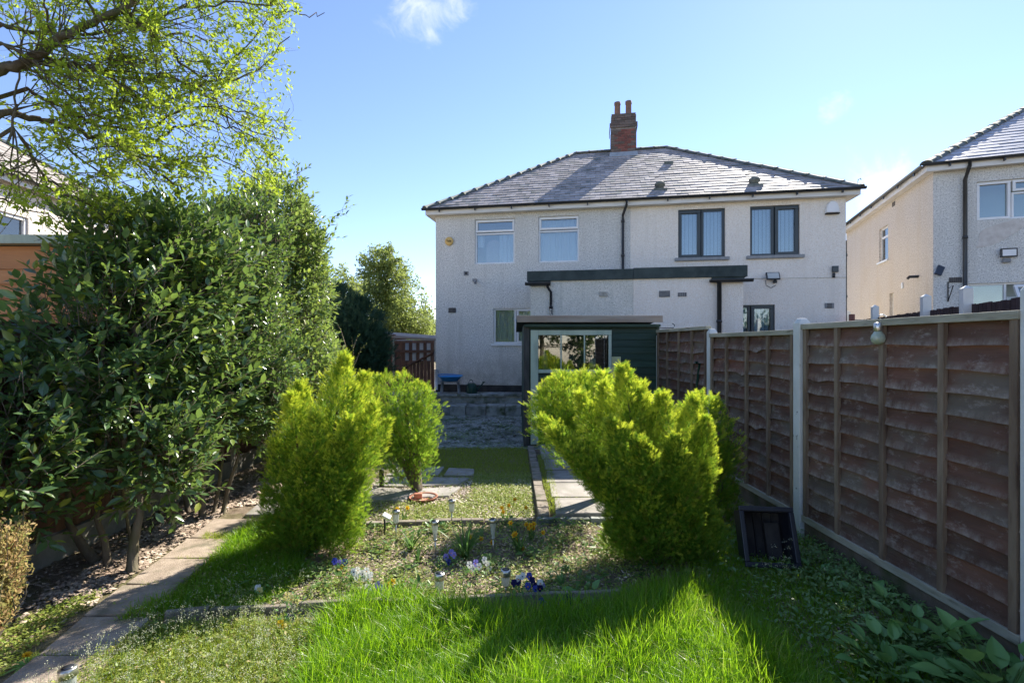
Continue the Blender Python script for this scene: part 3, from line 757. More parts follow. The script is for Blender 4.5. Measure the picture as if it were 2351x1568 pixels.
for k, (px, dz) in enumerate(((1417.5, .02), (1443, .03))):
    uu = H.hu(px, cv + .3); rr_ = .095
    MB().lathe([(rr_ + .012, 0), (rr_ + .002, .04), (rr_ - .004, zt - zcap - .07), (rr_ + .01, zt - zcap - .06), (rr_ + .01, zt - zcap + dz), (rr_ - .02, zt - zcap + dz), (rr_ - .02, .1)], (uu, cv + .3, zcap + .015), 18).build('chimney_pot', M['pot'], ch)
MB().add([(c0 - .05, cv - .20, ZE + 1.87 + .05), (c1 + .05, cv - .20, ZE + 1.87 + .05), (c1 + .03, cv - .008, ZE + 2.16), (c0 - .03, cv - .008, ZE + 2.16)], [(0, 1, 2, 3)]).build('flashing', M['lead'], ch)
# align flashing with the slope
fl = ch.children[-1]
def roofz(v): return ZE + .09 + (v + OV) * 2.72 / RUN_
me = fl.data
for i, (vv, dz) in enumerate(((cv - .16, .035), (cv - .16, .035), (cv - .012, .12), (cv - .012, .12))):
    me.vertices[i].co.y = vv; me.vertices[i].co.z = roofz(vv) + dz
# roof vents
def on_roof(px, py):
    best = None
    for i in range(400):
        v = -OV + RUN_ * i / 400
        u, z = H.hx(px, py, v)
        if z <= roofz(v) + .01 and i > 0: return u, v
    return H.hu(px, 1.0), 1.0
for (px, py, s_) in ((1515, 434, 1.0), (1732, 424, 1.0)):
    u, v = on_roof(px, py); z = roofz(v)
    vb = MB(); vb.lathe([(.10*s_, -.05), (.10*s_, .09), (.135*s_, .10), (.13*s_, .145), (.08*s_, .19), (.01, .20)], (u, v, z), 16)
    vb.box((u - .17, v - .16, z - .075), (u + .17, v + .1, z - .02), None)
    vb.build('roof_vent', M['tile_edge'], roof)
u, v = on_roof(1535, 377); z = roofz(v)
MB().box((u - .12, v - .08, z - .02), (u + .12, v + .08, z + .075)).build('roof_vent', M['tile_edge'], roof)
# aerial hook on the right hip end
MB().tube([(HL + .18, -.15, ZE + .2), (HL + .2, -.15, ZE + .32), (HL + .25, -.15, ZE + .34), (HL + .26, -.15, ZE + .30)], .01, 6).build('hook', M['black'], house)
# downpipe between the halves
ud = H.hu(1430, -.05); ug = H.hu(1438, -.2)
downpipe(house, [(ug, -.28, ZE + .05), (ug, -.28, ZE - .06), (ud, -.06, ZE - .26), (ud, -.05, ZE - .35), (ud, -.05, 2.9)], clips=[(ud, -.05, ZE - .42), (ud, -.05, ZE - 1.3)])
downpipe(house, [(HL + .03, .08, 4.25), (HL + .03, .08, 3.1), (HL + .03, .08, .6)], .028, clips=[(HL + .03, .08, 3.9), (HL + .03, .08, 2.9)])
# extension
EV = -1.55
e0 = H.hu(1218, EV); e1 = H.hu(1706, EV); em = H.hu(1454, EV)
f0 = H.hu(1210, EV - .05); f1 = H.hu(1716, EV - .05)
zf1 = H.hx(1450, 618, EV)[1]; zf0 = H.hx(1450, 641, EV)[1]
ext = empty('extension', parent=house, label='flat-roofed single storey extension with a dark felt edge')
MB().box((e0, EV, 0), (em, -.012, zf0 - .002)).build('wall', M['cream2'], ext)
MB().box((em + .002, EV - .004, 0), (e1, -.012, zf0 - .002)).build('wall', M['cream'], ext)
MB().box((f0, EV - .06, zf0), (em - .003, -.014, zf1)).build('roof_edge', M['felt'], ext)
MB().box((em + .003, EV - .065, zf0), (f1, -.014, zf1 + .015)).build('roof_edge', M['felt'], ext)
g0, zg = H.hx(1206, 652, EV - .1); g1 = H.hu(1263, EV - .1)
gutter(ext, [(g0, EV - .10, zg + .03), (g1, EV - .10, zg + .03)], .07, False)
g2, zg2 = H.hx(1630, 645, EV - .1); g3 = H.hu(1729, EV - .1)
gutter(ext, [(g2, EV - .10, zg2 + .03), (g3, EV - .10, zg2 + .03)], .07, False)
MB().box((e0 - .02, EV - .03, zg - .045), (g1, EV - .004, zf0 - .003)).build('fascia', M['felt'], ext)
MB().box((g2 + .05, EV - .034, zg2 - .03), (e1 + .02, EV - .008, zf0 - .003)).build('fascia', M['felt'], ext)
ud = H.hu(1265, EV - .05); ug = H.hu(1257, EV - .1)
downpipe(ext, [(ug, EV - .10, zg - .02), (ug, EV - .10, zg - .08), (ud, EV - .05, zg - .2), (ud, EV - .05, .1)], .033, 'blackpeel', clips=[(ud, EV - .05, 2.6)])
ud = H.hu(1651, EV - .06)
downpipe(ext, [(ud, EV - .08, zg2), (ud, EV - .07, .1)], .048, clips=[(ud, EV - .07, 2.25)])
for (x0, x1, y0, y1, m_, cc, rr2) in ((1376, 1395, 670, 681, 'cream2', 7, 5), (1513, 1538, 668, 682, 'vent', 9, 6), (1556, 1576, 672, 681, 'vent', 4, 2)):
    q = rect(H, x0, x1, y0, y1, EV); airbrick(ext, (q[0]+q[1])/2, (q[2]+q[3])/2, q[1]-q[0], q[3]-q[2], EV - .006, m_, cols=cc, rows=rr2)
for (x0, x1, y0, y1, m_, cc, rr2) in ((1030, 1047, 707, 718, 'ventdark', 5, 3), (1893, 1914, 696, 708, 'vent', 1, 5)):
    q = rect(H, x0, x1, y0, y1, 0); airbrick(house, (q[0]+q[1])/2, (q[2]+q[3])/2, q[1]-q[0], q[3]-q[2], -.008, m_, cols=cc, rows=rr2)
q = rect(H, 1065, 1076, 623, 633, 0); airbrick(house, (q[0]+q[1])/2, (q[2]+q[3])/2, q[1]-q[0], q[3]-q[2], -.002, 'vent', cols=1, rows=1)
# yellow round alarm box reading Yale
uy, zy = H.hx(1031, 554, -.04)
al = MB(); nseg = 28
prof = [(.112, 0), (.118, -.02), (.118, -.045), (.108, -.06), (.0, -.062)]
vs_, fs = [], []
for (rr_, yy) in prof:
    for k in range(nseg): vs_.append((uy + rr_*cos(2*pi*k/nseg), yy, zy + rr_*sin(2*pi*k/nseg)))
for i in range(len(prof)-1):
    for k in range(nseg): fs.append((i*nseg+k, i*nseg+(k+1) % nseg, (i+1)*nseg+(k+1) % nseg, (i+1)*nseg+k))
alarm = al.add(vs_, fs, True).build('alarm_box', M['yale'], house, label='round yellow alarm box lettered Yale')
fc = bpy.data.curves.new('lettering', 'FONT'); fc.body = 'Yale'; fc.size = .085; fc.align_x = 'CENTER'; fc.align_y = 'CENTER'; fc.extrude = .001; fc.offset = .0015
fc.materials.append(M['ink'])
ft_ = bpy.data.objects.new('t', fc); COL.objects.link(ft_); bpy.context.view_layer.update(); lm_ = bpy.data.meshes.new_from_object(ft_.evaluated_get(bpy.context.evaluated_depsgraph_get())); bpy.data.objects.remove(ft_)
fo = bpy.data.objects.new('lettering', lm_); COL.objects.link(fo); fo.parent = alarm; fo.location = (uy, -.065, zy); fo.rotation_euler = (pi/2, 0, 0)
# white bell box
ub, zb_ = H.hx(1911, 477, -.05)
pr = [(-.15, -.13), (.15, -.13), (.15, -.04), (.12, .08), (.06, .15), (0, .175), (-.06, .15), (-.12, .08), (-.15, -.04)]
bb = MB().add([(ub + x, -.01, zb_ + z) for x, z in pr] + [(ub + x*.9, -.09, zb_ + z*.92) for x, z in pr], [tuple(range(9)), tuple(reversed(range(9, 18)))] + [(i, 9+i, 9+(i+1) % 9, (i+1) % 9) for i in range(9)]).build('bell_box', M['white'], house, bevel=.01)
MB().box((ub - .15, -.095, zb_ - .155), (ub + .15, -.01, zb_ - .131)).build('base', M['ink'], bb)
# floodlight
uf, zf = H.hx(1775, 633, -.12)
fl_ = empty('floodlight', parent=house)
mt_ = Matrix.Translation((uf, -.13, zf)) @ Matrix.Rotation(radians(-25), 4, 'X')
MB().box((-.155, 0, -.10), (.155, .04, .10), mt_).build('housing', M['black'], fl_, bevel=.01)
MB().box((-.13, -.006, -.078), (.13, -.001, .078), mt_).build('lens', M['lampglass'], fl_)
us, zs = H.hx(1774, 645, -.06)
MB().lathe([(.045, -.035), (.05, 0), (.035, .04)], (us + .05, -.07, zs - .02), 12).build('sensor', M['black'], fl_)
MB().tube([(uf - .14, -.02, zf - .10), (uf - .13, -.02, zf - .22), (uf - .02, -.02, zf - .29), (uf + .1, -.02, zf - .22)], .006, 5).build('cable', M['black'], fl_)
ua, za = H.hx(1725, 640, 0); ub2, zb2 = H.hx(1941, 637, 0)
MB().tube([(ua, -.014, za), ((ua+ub2)/2, -.014, (za+zb2)/2), (ub2, -.014, zb2)], .008, 5).build('cable', M['cream2'], house)
q = rect(H, 1911, 1924, 611, 625, -.05)
MB().box((q[0], -.09, q[2]), (q[1], -.008, q[3])).build('junction_box', M['anthracite'], house, bevel=.008)
MB().lathe([(.03, -.06), (.03, .05)], (q[0] + .03, -.05, q[2] - .07), 10).build('sensor', M['black'], house)
# small camera on the grey wall
u_, z_ = H.hx(1091, 646, -.05)
cam_o = MB().box((u_ - .07, -.07, z_), (u_ + .04, -.01, z_ + .07)).tube([(u_, -.08, z_ - .02), (u_ + .05, -.2, z_ - .07)], .035, 10).build('security_light', M['vent'], house)
MB().tube([(0.02, -.03, ZP + .02), (.02, -.03, 1.05)], .05, 10).build('waste_pipe', M['white'], house)

# ---- neighbour on the right
N = Frame(9.9, 11.6, 19.7)
nh = empty('neighbour_house', 'neighbouring grey pebbledash house with warm-coloured side wall and smooth slate hip roof, at right edge', 'house', loc=(N.o.x, N.o.y, 0), rz=N.rz)
NZ = 5.83; NL, ND = 10.5, 6.8
X1 = rect(N, 2242, 2318, 415, 505); X1 = (X1[0], X1[0] + 1.75, X1[2], X1[3])
X2 = rect(N, 2222, 2318, 650, 730); X2 = (X2[0], X2[0] + 2.2, X2[2], X2[3])
wall_mb(0, NL, 0, NZ, 0, [X1, X2]).build('wall', M['pebble'], nh, label='grey pebbledash back wall')
# side wall with openings (plane u=0): build in a turned sub-frame
Ns = Frame(N.o.x, N.o.y, 19.7)
def side(px, py):                       # ray against the plane u=0 -> v,z
    t = (px - CX)/F; Y = N.o.dot(N.U) / (t*N.U.x + N.U.y); p = Vector((t*Y, Y)) - N.o
    return p.dot(N.V), CZ + (HY - py)/F*Y
def sidemb(v0, v1, z0, z1, holes):
    m_ = wall_mb(v0, v1, z0, z1, 0, holes, .1)
    m_.v = [(y, x, z) for (x, y, z) in m_.v]; return m_
sa, sz1 = side(2039, 515); sb_, sz0 = side(2018, 604)
s2a, t1 = side(2052, 672); s2b, t0 = side(2042, 735)
S1, S2 = (sa, sb_, sz0, sz1), (s2a, s2b, t0, t1)
sidemb(0, ND, 0, NZ, [S1, S2]).build('wall', M['pebble2'], nh, label='pebbledash side wall with warm bounced light put into its colour')
sw_ = empty('window', parent=nh, label='narrow white side window')
fb = MB(); bar_frame(fb, S1[0], S1[1], S1[2], S1[3], .06, .05, .05); zq = S1[2] + (S1[3]-S1[2])*.68; fb.box((S1[0]+.05, .06, zq), (S1[1]-.05, .11, zq+.06))
fb.v = [(y, x, z) for (x, y, z) in fb.v]; fb.build('frame', M['white'], sw_)
MB().box((.08, S1[0] + .04, S1[2] + .04), (.09, S1[1] - .04, S1[3] - .04)).build('pane', M['glass'], sw_)
MB().box((-.05, S1[0] - .05, S1[2] - .05), (.03, S1[1] + .05, S1[2] - .001)).build('sill', M['white'], sw_)
MB().box((.4, S1[0] - .3, S1[2] - .3), (.45, S1[1] + .3, S1[3] + .3)).build('room_wall', M['roomdark'], sw_)
MB().box((.07, S2[0], S2[2]), (.1, S2[1], S2[3])).build('blocked_opening', M['whitepaint'], nh)
hip_roof(nh, NL, ND, .22, NZ + .09, 2.35, M['slate2'], 0.25, 0.42, 250, seed=5)
fb = MB(); fb.box((-.2, -.2, NZ - .07), (NL + .2, -.175, NZ + .075)); fb.box((-.2, -.174, NZ - .07), (-.175, ND + .2, NZ + .075)); fb.box((-.174, -.174, NZ - .05), (NL, -.002, NZ - .035)); fb.box((-.174, 0, NZ - .05), (-.002, ND, NZ - .035))
fb.build('fascia', M['whitepaint'], nh)
gutter(nh, [(-.28, -.265, NZ + .10), (NL, -.265, NZ + .10)]); gutter(nh, [(-.265, ND, NZ + .10), (-.265, -.2, NZ + .10)])
ud = N.hu(2216, -.06)
downpipe(nh, [(ud, -.26, NZ + .05), (ud, -.25, NZ - .05), (ud, -.06, NZ - .3), (ud, -.06, .2)], .04, clips=[(ud, -.06, 4.2), (ud, -.06, 3.0)])
window(nh, X1, 0, M['white'], [(0, .37, 0, 1, True), (.37, 1, 0, .68, False), (.37, 1, .68, 1, True)], None, label='white upper window above the stain', sillmat=None)
window(nh, X2, 0, M['white'], [(0, .33, 0, 1, False), (.33, 1, 0, .6, False)], None, label='white ground floor window with its top light open')
a, b_, c, d = X2
ow = MB(); bar_frame(ow, -.5, .5, -.2, .2, 0, .055, .05)
xx = a + (b_-a)*.57
o = ow.build('open_casement', M['white'], nh); o.location = (xx + .05, -.14, d - .24); o.rotation_euler = (radians(-28), 0, 0)
MB().box((-.45, .02, -.15), (.45, .03, .15)).build('pane', M['glass'], o)
for (px, py, w_, h_) in ((2193, 643, .24, .12),):
    u_, z_ = N.hx(px, py, 0); airbrick(nh, u_, z_, w_, h_, -.002, 'ventdark')
v_, z_ = side(2052, 469); MB().box((-.01, v_-.1, z_-.06), (.0, v_+.1, z_+.06)).build('air_vent', M['ventdark'], nh)
v_, z_ = side(2108, 635); MB().tube([(0, v_, z_), (-.18, v_, z_), (-.22, v_, z_ - .05)], .035, 8).lathe([(.06, -.01), (.07, .01)], (-.02, v_, z_), 8).build('wall_pipe', M['black'], nh)
v_, z_ = side(2073, 656); MB().box((-.03, v_-.05, z_-.08), (-.002, v_+.05, z_+.08)).build('meter_cover', M['white'], nh, bevel=.01)
u_, z_ = N.hx(2157, 621, -.1)
o = MB().box((-.07, -.02, -.12), (.07, .02, .12)).build('solar_panel', M['darkmetal'], nh, loc=(u_, -.1, z_), rot=(radians(-20), radians(28), 0))
u_, z_ = N.hx(2317, 580, -.08)
fl2 = MB().box((u_-.15, -.09, z_-.10), (u_+.15, -.05, z_+.10)).build('floodlight', M['black'], nh, bevel=.01)
MB().box((u_-.12, -.094, z_-.07), (u_+.12, -.0895, z_+.07)).build('lens', M['white'], fl2)
MB().box((u_-.1, -.08, z_-.22), (u_+.04, -.005, z_-.12)).build('sensor', M['vent'], fl2, bevel=.02)
u_, z_ = N.hx(2178, 672, -.05)
MB().tube([(u_, -.02, z_+.25), (u_, -.02, z_-.2), (u_+.02, -.22, z_+.15), (u_, -.02, z_+.1)], .012, 5).build('bracket', M['black'], nh)
# repaired render patch on the wall
u_, z_ = N.hx(2290, 537, 0)
pts = [(u_ + .40*cos(t)*(1+.18*sin(3*t+1)) + .13*sin(t), -.006, z_ + .29*sin(t)*(1+.12*cos(2*t)) + .12*cos(t)) for t in np.linspace(0, 2*pi, 28, endpoint=False)]
MB().add(pts, [tuple(range(28))]).build('render_patch', mat('patched_render', (0.50, 0.46, 0.42), (0.62, 0.59, 0.55), 8, rough=.95, bmp=.5), nh)
c_ = N.w(0, 0, 0)

# ---- neighbour on the left, seen through the leaves
LH = empty('roughcast_house', 'white roughcast house with a pale grey roof glimpsed through the hedge leaves', 'house', loc=(-10.4, 14.2, 0), rz=radians(-92.2) + pi)
# local x runs back toward the camera side; wall faces +X world
LH.rotation_euler = (0, 0, radians(93))
# local: u from 0 (near end) to 8 (far end) ; facing -v = +X world
LH.location = (-10.3 + .0, 5.6, 0)
LL_ = 8.6; LZ = 5.15
Y1 = (3.2, 5.2, 3.3, 4.5)
wall_mb(0, LL_, 0, LZ, 0, [Y1]).build('wall', M['cream'], LH)
mb = MB(); mb.add([(0, 0, 0), (0, 8, 0), (0, 8, LZ), (0, 0, LZ)], [(0, 1, 2, 3)]); mb.add([(LL_, 0, 0), (LL_, 8, 0), (LL_, 8, LZ), (LL_, 0, LZ)], [(0, 1, 2, 3)]); mb.add([(0, 8, 0), (LL_, 8, 0), (LL_, 8, LZ), (0, 8, LZ)], [(0, 1, 2, 3)]); mb.build('wall', M['cream'], LH)
M['slate3'] = mat('pale_brown_roof_tile', (0.28, 0.25, 0.22), (0.38, 0.34, 0.30), 5, rough=0.7, bmp=.3, objvar=.12)
hip_roof(LH, LL_, 8, .25, LZ + .08, 2.9, M['slate3'], 0.3, 0.34, 60, seed=9)
fb = MB(); fb.box((-.2, -.23, LZ - .07), (LL_ + .2, -.205, LZ + .07)); fb.build('fascia', M['whitepaint'], LH)
gutter(LH, [(-.2, -.29, LZ + .09), (LL_ + .25, -.29, LZ + .09)])
window(LH, Y1, 0, M['white'], [(0, .5, 0, 1, False), (.5, 1, 0, 1, True)], 'net')
# ------------------------------------------------------------ patio, steps, paths, edging
pt = empty('patio', kind='structure', loc=(0, 12.5, 0))
MB().box((-3.2, .12, 0), (8.2, 1.6, ZP - .05)).build('base', M['darkstone'], pt)
x = -3.2
cs = [MB().box((0, 0, 0), (w_, .62, .048)).mesh('coping_slab', M['darkstone']) for w_ in (.595, .595)]
while x < 4:
    inst('coping_slab', cs[0], pt, loc=(x, .06 + R.uniform(-.01, .01), ZP - .049 + R.uniform(0, .006))); x += .60
x = -3.2
while x < 2.2:
    w_ = R.uniform(.38, .5)
    MB().box((x, -.42 + R.uniform(-.02, .02), 0), (x + w_ - .012, .118, .235 + R.uniform(-.01, .01))).build('step_stone', M['darkstone'], pt, bevel=.012); x += w_
path = empty('path', kind='structure', loc=(0, 0, 0))
# left slab path: measured edges
L_ = [(1.6, -2.50, -2.02), (2.555, -2.60, -2.16), (3.11, -2.725, -2.30), (3.53, -2.79, -2.40), (3.99, -2.84, -2.44), (4.41, -2.89, -2.50), (4.85, -2.95, -2.56), (5.4, -3.0, -2.6)]
ys = [1.75, 2.28, 2.75, 3.15, 3.55, 3.99, 4.41, 4.9]
def edge(Y, k):
    for i in range(len(L_) - 1):
        if Y <= L_[i+1][0]: t = (Y - L_[i][0]) / (L_[i+1][0] - L_[i][0]); return L_[i][k] + (L_[i+1][k] - L_[i][k]) * t
    return L_[-1][k]
for i in range(len(ys) - 1):
    a, b_ = ys[i] + .007, ys[i+1] - .007
    s_ = R.uniform(-.02, .02)
    MB().prism([(edge(a, 1), a - s_), (edge(a, 2), a + s_), (edge(b_, 2), b_ + s_*.5), (edge(b_, 1), b_ - s_*.5)], -.03, .022 + R.uniform(-.004, .006)).build('slab', M['pathstone'], path, bevel=.006)
# right raised slab path
for (a, b_) in ((4.88, 5.40), (5.41, 5.98), (5.99, 6.58), (6.59, 7.2), (7.21, 7.85), (7.86, 8.3)):
    MB().prism([(.43 + R.uniform(-.02, .02), a + R.uniform(0, .02)), (1.0, a + R.uniform(0, .02)), (1.02, b_), (.45 + R.uniform(-.02, .02), b_ - R.uniform(0, .03))], -.02, .075 + R.uniform(-.006, .006)).build('slab', M['greyslab'], path, bevel=.008)
y = 4.88
while y < 8:
    l_ = R.uniform(.19, .23)
    MB().box((.26, y, -.02), (.37 + R.uniform(-.01, .01), y + l_ - .012, .07 + R.uniform(-.008, .008))).build('brick', M['kerb'], path, bevel=.008); y += l_
# crazy paving on the left middle
for poly in ([(-1.72, 5.5), (-1.2, 5.42), (-1.12, 5.85), (-1.66, 5.95)], [(-1.15, 5.55), (-.72, 5.62), (-.62, 5.98), (-1.06, 5.92)], [(-1.7, 6.02), (-1.3, 5.98), (-1.22, 6.4), (-1.68, 6.42)],
             [(-1.22, 6.0), (-.66, 6.08), (-.55, 6.38), (-1.15, 6.42)], [(-1.66, 6.5), (-.98, 6.5), (-.95, 6.95), (-1.6, 6.98)], [(-.9, 6.46), (-.5, 6.46), (-.52, 6.8), (-.88, 6.86)], [(-2.7, 4.98), (-2.25, 5.0), (-2.3, 5.4), (-2.75, 5.38)], [(-2.75, 5.45), (-2.3, 5.46), (-2.36, 5.9), (-2.8, 5.85)]):
    MB().prism(poly, -.02, .028 + R.uniform(0, .012)).build('paving_stone', M['greyslab'], path, bevel=.012)
def edging(name, label, pts, h, w_, seg, m='kerb'):
    o = empty(name, label, 'edging', loc=(pts[0][0], pts[0][1], 0))
    for i in range(len(pts) - 1):
        p, q = Vector((*pts[i], 0)), Vector((*pts[i+1], 0)); d = q - p; n = max(1, round(d.length / seg)); ang = math.atan2(d.y, d.x)
        for k in range(n):
            c = p + d * (k / n); l_ = d.length / n - .012
            MB().box((0, -w_/2, -.04), (l_, w_/2, h + R.uniform(-.008, .008))).build('edging_stone', M[m], o, loc=(c.x - pts[0][0], c.y - pts[0][1], 0), rot=(R.uniform(-.05, .05), R.uniform(-.015, .015), ang + R.uniform(-.02, .02)), bevel=.007)
    return o
edging('garden_edging', 'low concrete edging along the front of the flower bed, half lost in long grass', [(-2.2, 3.13), (-1.95, 3.19), (-.3, 3.32), (1.1, 3.46)], .055, .04, .62)
edging('garden_edging', 'pale stone edging behind the solar lights, between flower bed and mossy gravel', [(-1.72, 4.72), (.22, 4.86)], .045, .06, .48)
# dark kerb face below the raised path
edging('kerb', 'dark mossy kerb at the near end of the raised slab path', [(.24, 4.83), (1.3, 4.83)], .055, .06, .45, 'darkstone')

# ------------------------------------------------------------ the panel fence on the right
def fx(Y): return 2.825 - .032 * Y
fence = empty('lap_panel_fence', 'brown waney lap panel fence with white concrete posts along the right of the garden', 'fence', loc=(fx(4.5), 4.5, 0))
OF = Vector((fx(4.5), 4.5, 0))
def slat_mesh(L0, h, seed):
    rr = random.Random(seed); n = 18; mb = MB(); vs_, fs = [], []
    ph, am = rr.random()*6, rr.uniform(.004, .014)
    kx = rr.random(); kw = rr.uniform(.02, .05)
    for i in range(n + 1):
        y = L0 * i / n
        lo = am * sin(ph + y * rr.uniform(2.2, 2.6)) + .006 * sin(ph*2 + y * 7.5) - (.03 * math.exp(-((y/L0 - kx)/kw)**2) if rr.random() > .3 else 0)
        # board leans: bottom proud toward the garden (-x)
        vs_ += [(-.044, y, lo), (-.024, y, lo - .001), (.006, y, h), (-.004, y, h)]
    for i in range(n):
        a = i*4; b_ = a + 4
        for j in range(4): fs.append((a+j, b_+j, b_+(j+1) % 4, a+(j+1) % 4))
    fs += [(0, 1, 2, 3), (n*4+3, n*4+2, n*4+1, n*4)]
    return mb.add(vs_, fs).mesh('slat', M['fence'])
slats = {}
def panel(Ya, Yb, ztop, zbot, tilt=0.0, x_off=0.0, nsl=12, seed=0):
    """one panel between two posts; parts straight under the fence"""
    L0 = Yb - Ya - .10; xa = fx(Ya) + x_off; ang = math.atan2(fx(Yb) - fx(Ya) + tilt, Yb - Ya)
    base = Vector((xa, Ya + .05, 0)) - OF
    rz = -ang
    rot = Matrix.Rotation(rz, 4, 'Z'); T = Matrix.Translation(base) @ rot
    st = (ztop - zbot - .075) / nsl
    rr = random.Random(seed)
    for k in range(nsl):
        key = (round(L0, 2), round(st, 3), rr.randrange(6))
        if key not in slats: slats[key] = slat_mesh(L0, st * 1.22, seed * 31 + key[2])
        inst('slat', slats[key], fence, mtx=T @ Matrix.Translation((rr.uniform(-.003, .003), 0, zbot + .018 + k*st)) @ Matrix.Rotation(rr.uniform(-.006, .006), 4, 'X'))
    ba = MB().box((-.058, -.021, zbot + .03), (-.030, .021, ztop - .045)).mesh('batten', M['batten'])
    for t in (.025, .25, .5, .75, .975):
        inst('batten', ba, fence, mtx=T @ Matrix.Translation((rr.uniform(-.003, .003), t * L0 + rr.uniform(-.012, .012), 0)) @ Matrix.Rotation(rr.uniform(-.006, .006), 4, 'X'))
    MB().box((-.066, 0, ztop - .048), (.012, L0, ztop)).build('cap_rail', M['rail'], fence, bevel=.004).matrix_local = T
    MB().box((-.060, 0, zbot - .02), (.0, L0, zbot + .035)).build('bottom_rail', M['rail'], fence, bevel=.004).matrix_local = T
    MB().box((-.03, -.02, -.05), (.02, L0 + .02, zbot - .022)).build('gravel_board', M['gravelboard'], fence, bevel=.006).matrix_local = T
def post(Y, ztop, x_off=0.0, s=.052, label=None):
    mb = MB(); x0, y0 = fx(Y) + x_off - OF.x, Y - OF.y
    vs_ = [(x0-s, y0-s, -.05), (x0+s, y0-s, -.05), (x0+s, y0+s, -.05), (x0-s, y0+s, -.05), (x0-s, y0-s, ztop-.045), (x0+s, y0-s, ztop-.045), (x0+s, y0+s, ztop-.045), (x0-s, y0+s, ztop-.045),
           (x0-s*.55, y0-s*.55, ztop), (x0+s*.55, y0-s*.55, ztop), (x0+s*.55, y0+s*.55, ztop), (x0-s*.55, y0+s*.55, ztop)]
    mb.add(vs_, [(0, 1, 5, 4), (1, 2, 6, 5), (2, 3, 7, 6), (3, 0, 4, 7), (4, 5, 9, 8), (5, 6, 10, 9), (6, 7, 11, 10), (7, 4, 8, 11), (8, 9, 10, 11)])
    o = mb.build('post', M['postwhite'], fence, bevel=.006)
    if label: o['label'] = label
P_ = [2.565, 4.53, 6.46, 8.42]
panel(.63, 2.565, 1.93, .17, seed=1); panel(P_[0], P_[1], 1.93, .17, seed=2); panel(P_[1], P_[2], 1.885, .17, seed=3); panel(P_[2], P_[3], 1.99, .15, seed=4, x_off=.0, tilt=-.06)
post(.63, 2.0); post(P_[0], 2.08); post(P_[1], 1.985, x_off=-.02); post(P_[2], 1.95, x_off=-.0); post(P_[3], 1.93, x_off=-.03)
for k, Y in enumerate((10.3, 12.2)): panel(Y - 1.9, Y, 1.9, .15, seed=7 + k); post(Y, 1.95)

# glass bulb lantern hanging from the fence
lb = Q(2016, 775, 3.56)
lan = empty('hanging_lantern', 'round glass solar bulb lantern with a steel cap hanging from the fence rail', 'lantern', loc=lb)
gl = MB().lathe([(.018, .050), (.026, .042), (.042, .015), (.047, -.008), (.042, -.030), (.025, -.046), (.002, -.052)], n=20).build('globe', mat('frosted_green_glass', (0.30, 0.36, 0.26), (0.45, 0.50, 0.42), 20, rough=.12, spec=.7), lan)
MB().lathe([(.026, .046), (.029, .05), (.029, .10), (.020, .108), (.004, .11)], n=20).build('cap', M['steel'], lan)
MB().tube([(0, 0, .108), (.015, 0, .135), (.0, 0, .155), (.035, 0, .165), (.06, 0, .15)], .005, 6).build('hook', M['steel'], lan)

# next garden's fence behind
nf = empty('board_fence', 'dark purple-brown board fence with white capped posts beyond the panel fence', 'fence', loc=(7.2, 8.5, 0))
def nfp(Y): return 7.2 + (Y - 8.5) * .36
yy = 6.2; pb = MB().box((-.01, -.046, 0), (.01, .046, 2.33)).mesh('board', M['purpleboard'])
while yy < 13.6:
    inst('board', pb, nf, loc=(nfp(yy) - 7.2 + R.uniform(-.004, .004), yy - 8.5, R.uniform(-.01, .01)), rot=(0, 0, -.345)); yy += .10
for Y in (7.3, 8.55, 10.9, 12.8):
    s = .06; h = 2.62
    mb = MB(); mb.box((-s, -s, 0), (s, s, h - .05)); mb.add([(-s, -s, h - .049), (s, -s, h - .049), (s, s, h - .049), (-s, s, h - .049), (0, 0, h)], [(0, 1, 4), (1, 2, 4), (2, 3, 4), (3, 0, 4)])
    mb.build('post', M['postwhite'], nf, loc=(nfp(Y) - 7.2 - .05, Y - 8.5, 0), rot=(0, 0, -.345))
lf = empty('slatted_trellis', 'low red-brown slatted timber between the two houses', 'trellis', loc=(9.2, 11.6, 0))
for k in range(6):
    MB().box((-1.15, -.015, 1.55 + k*.135), (1.2, .015, 1.65 + k*.135)).build('slat', M['redboard'] if k < 5 else M['rail'], lf)
MB().box((-1.25, -.03, 0), (-1.16, .05, 2.45)).build('post', M['redboard'], lf)

# ------------------------------------------------------------ garden shed
SY = 8.5
sx0, sx1 = Q(1203, 800, SY).x, Q(1512, 800, SY).x
shed = empty('garden_shed', 'dark green weatherboarded garden shed with a pale green framed window and brown fascia', 'shed', loc=((sx0+sx1)/2, SY, 0))
ox = (sx0+sx1)/2; hw = (sx1 - sx0)/2
wx0, wx1 = Q(1218, 0, SY).x - ox, Q(1403, 0, SY).x - ox
wz1, wz0 = Q(0, 758, SY).z, Q(0, 848, SY).z
zt_ = 2.08
k = 0; z = .06
while z < zt_ - .02:
    h_ = .118; segs = [(-hw, hw)]
    if z + h_ > .05 and z < wz1: segs = [(wx1 + .002, hw)] if z > wz0 - .1 else [(wx0 + .11, hw)]
    for (a, b_) in segs:
        n = len(segs)
        mb = MB(); zz = min(z + h_ - .006, zt_)
        mb.add([(a, -.018, z), (b_, -.018, z), (b_, -.004, zz), (a, -.004, zz), (a, .004, z), (b_, .004, z), (b_, .004, zz), (a, .004, zz)], [(0, 1, 2, 3), (0, 4, 5, 1), (3, 2, 6, 7), (0, 3, 7, 4), (1, 5, 6, 2)])
        mb.build('board', M['sheddark'], shed)
    z += h_
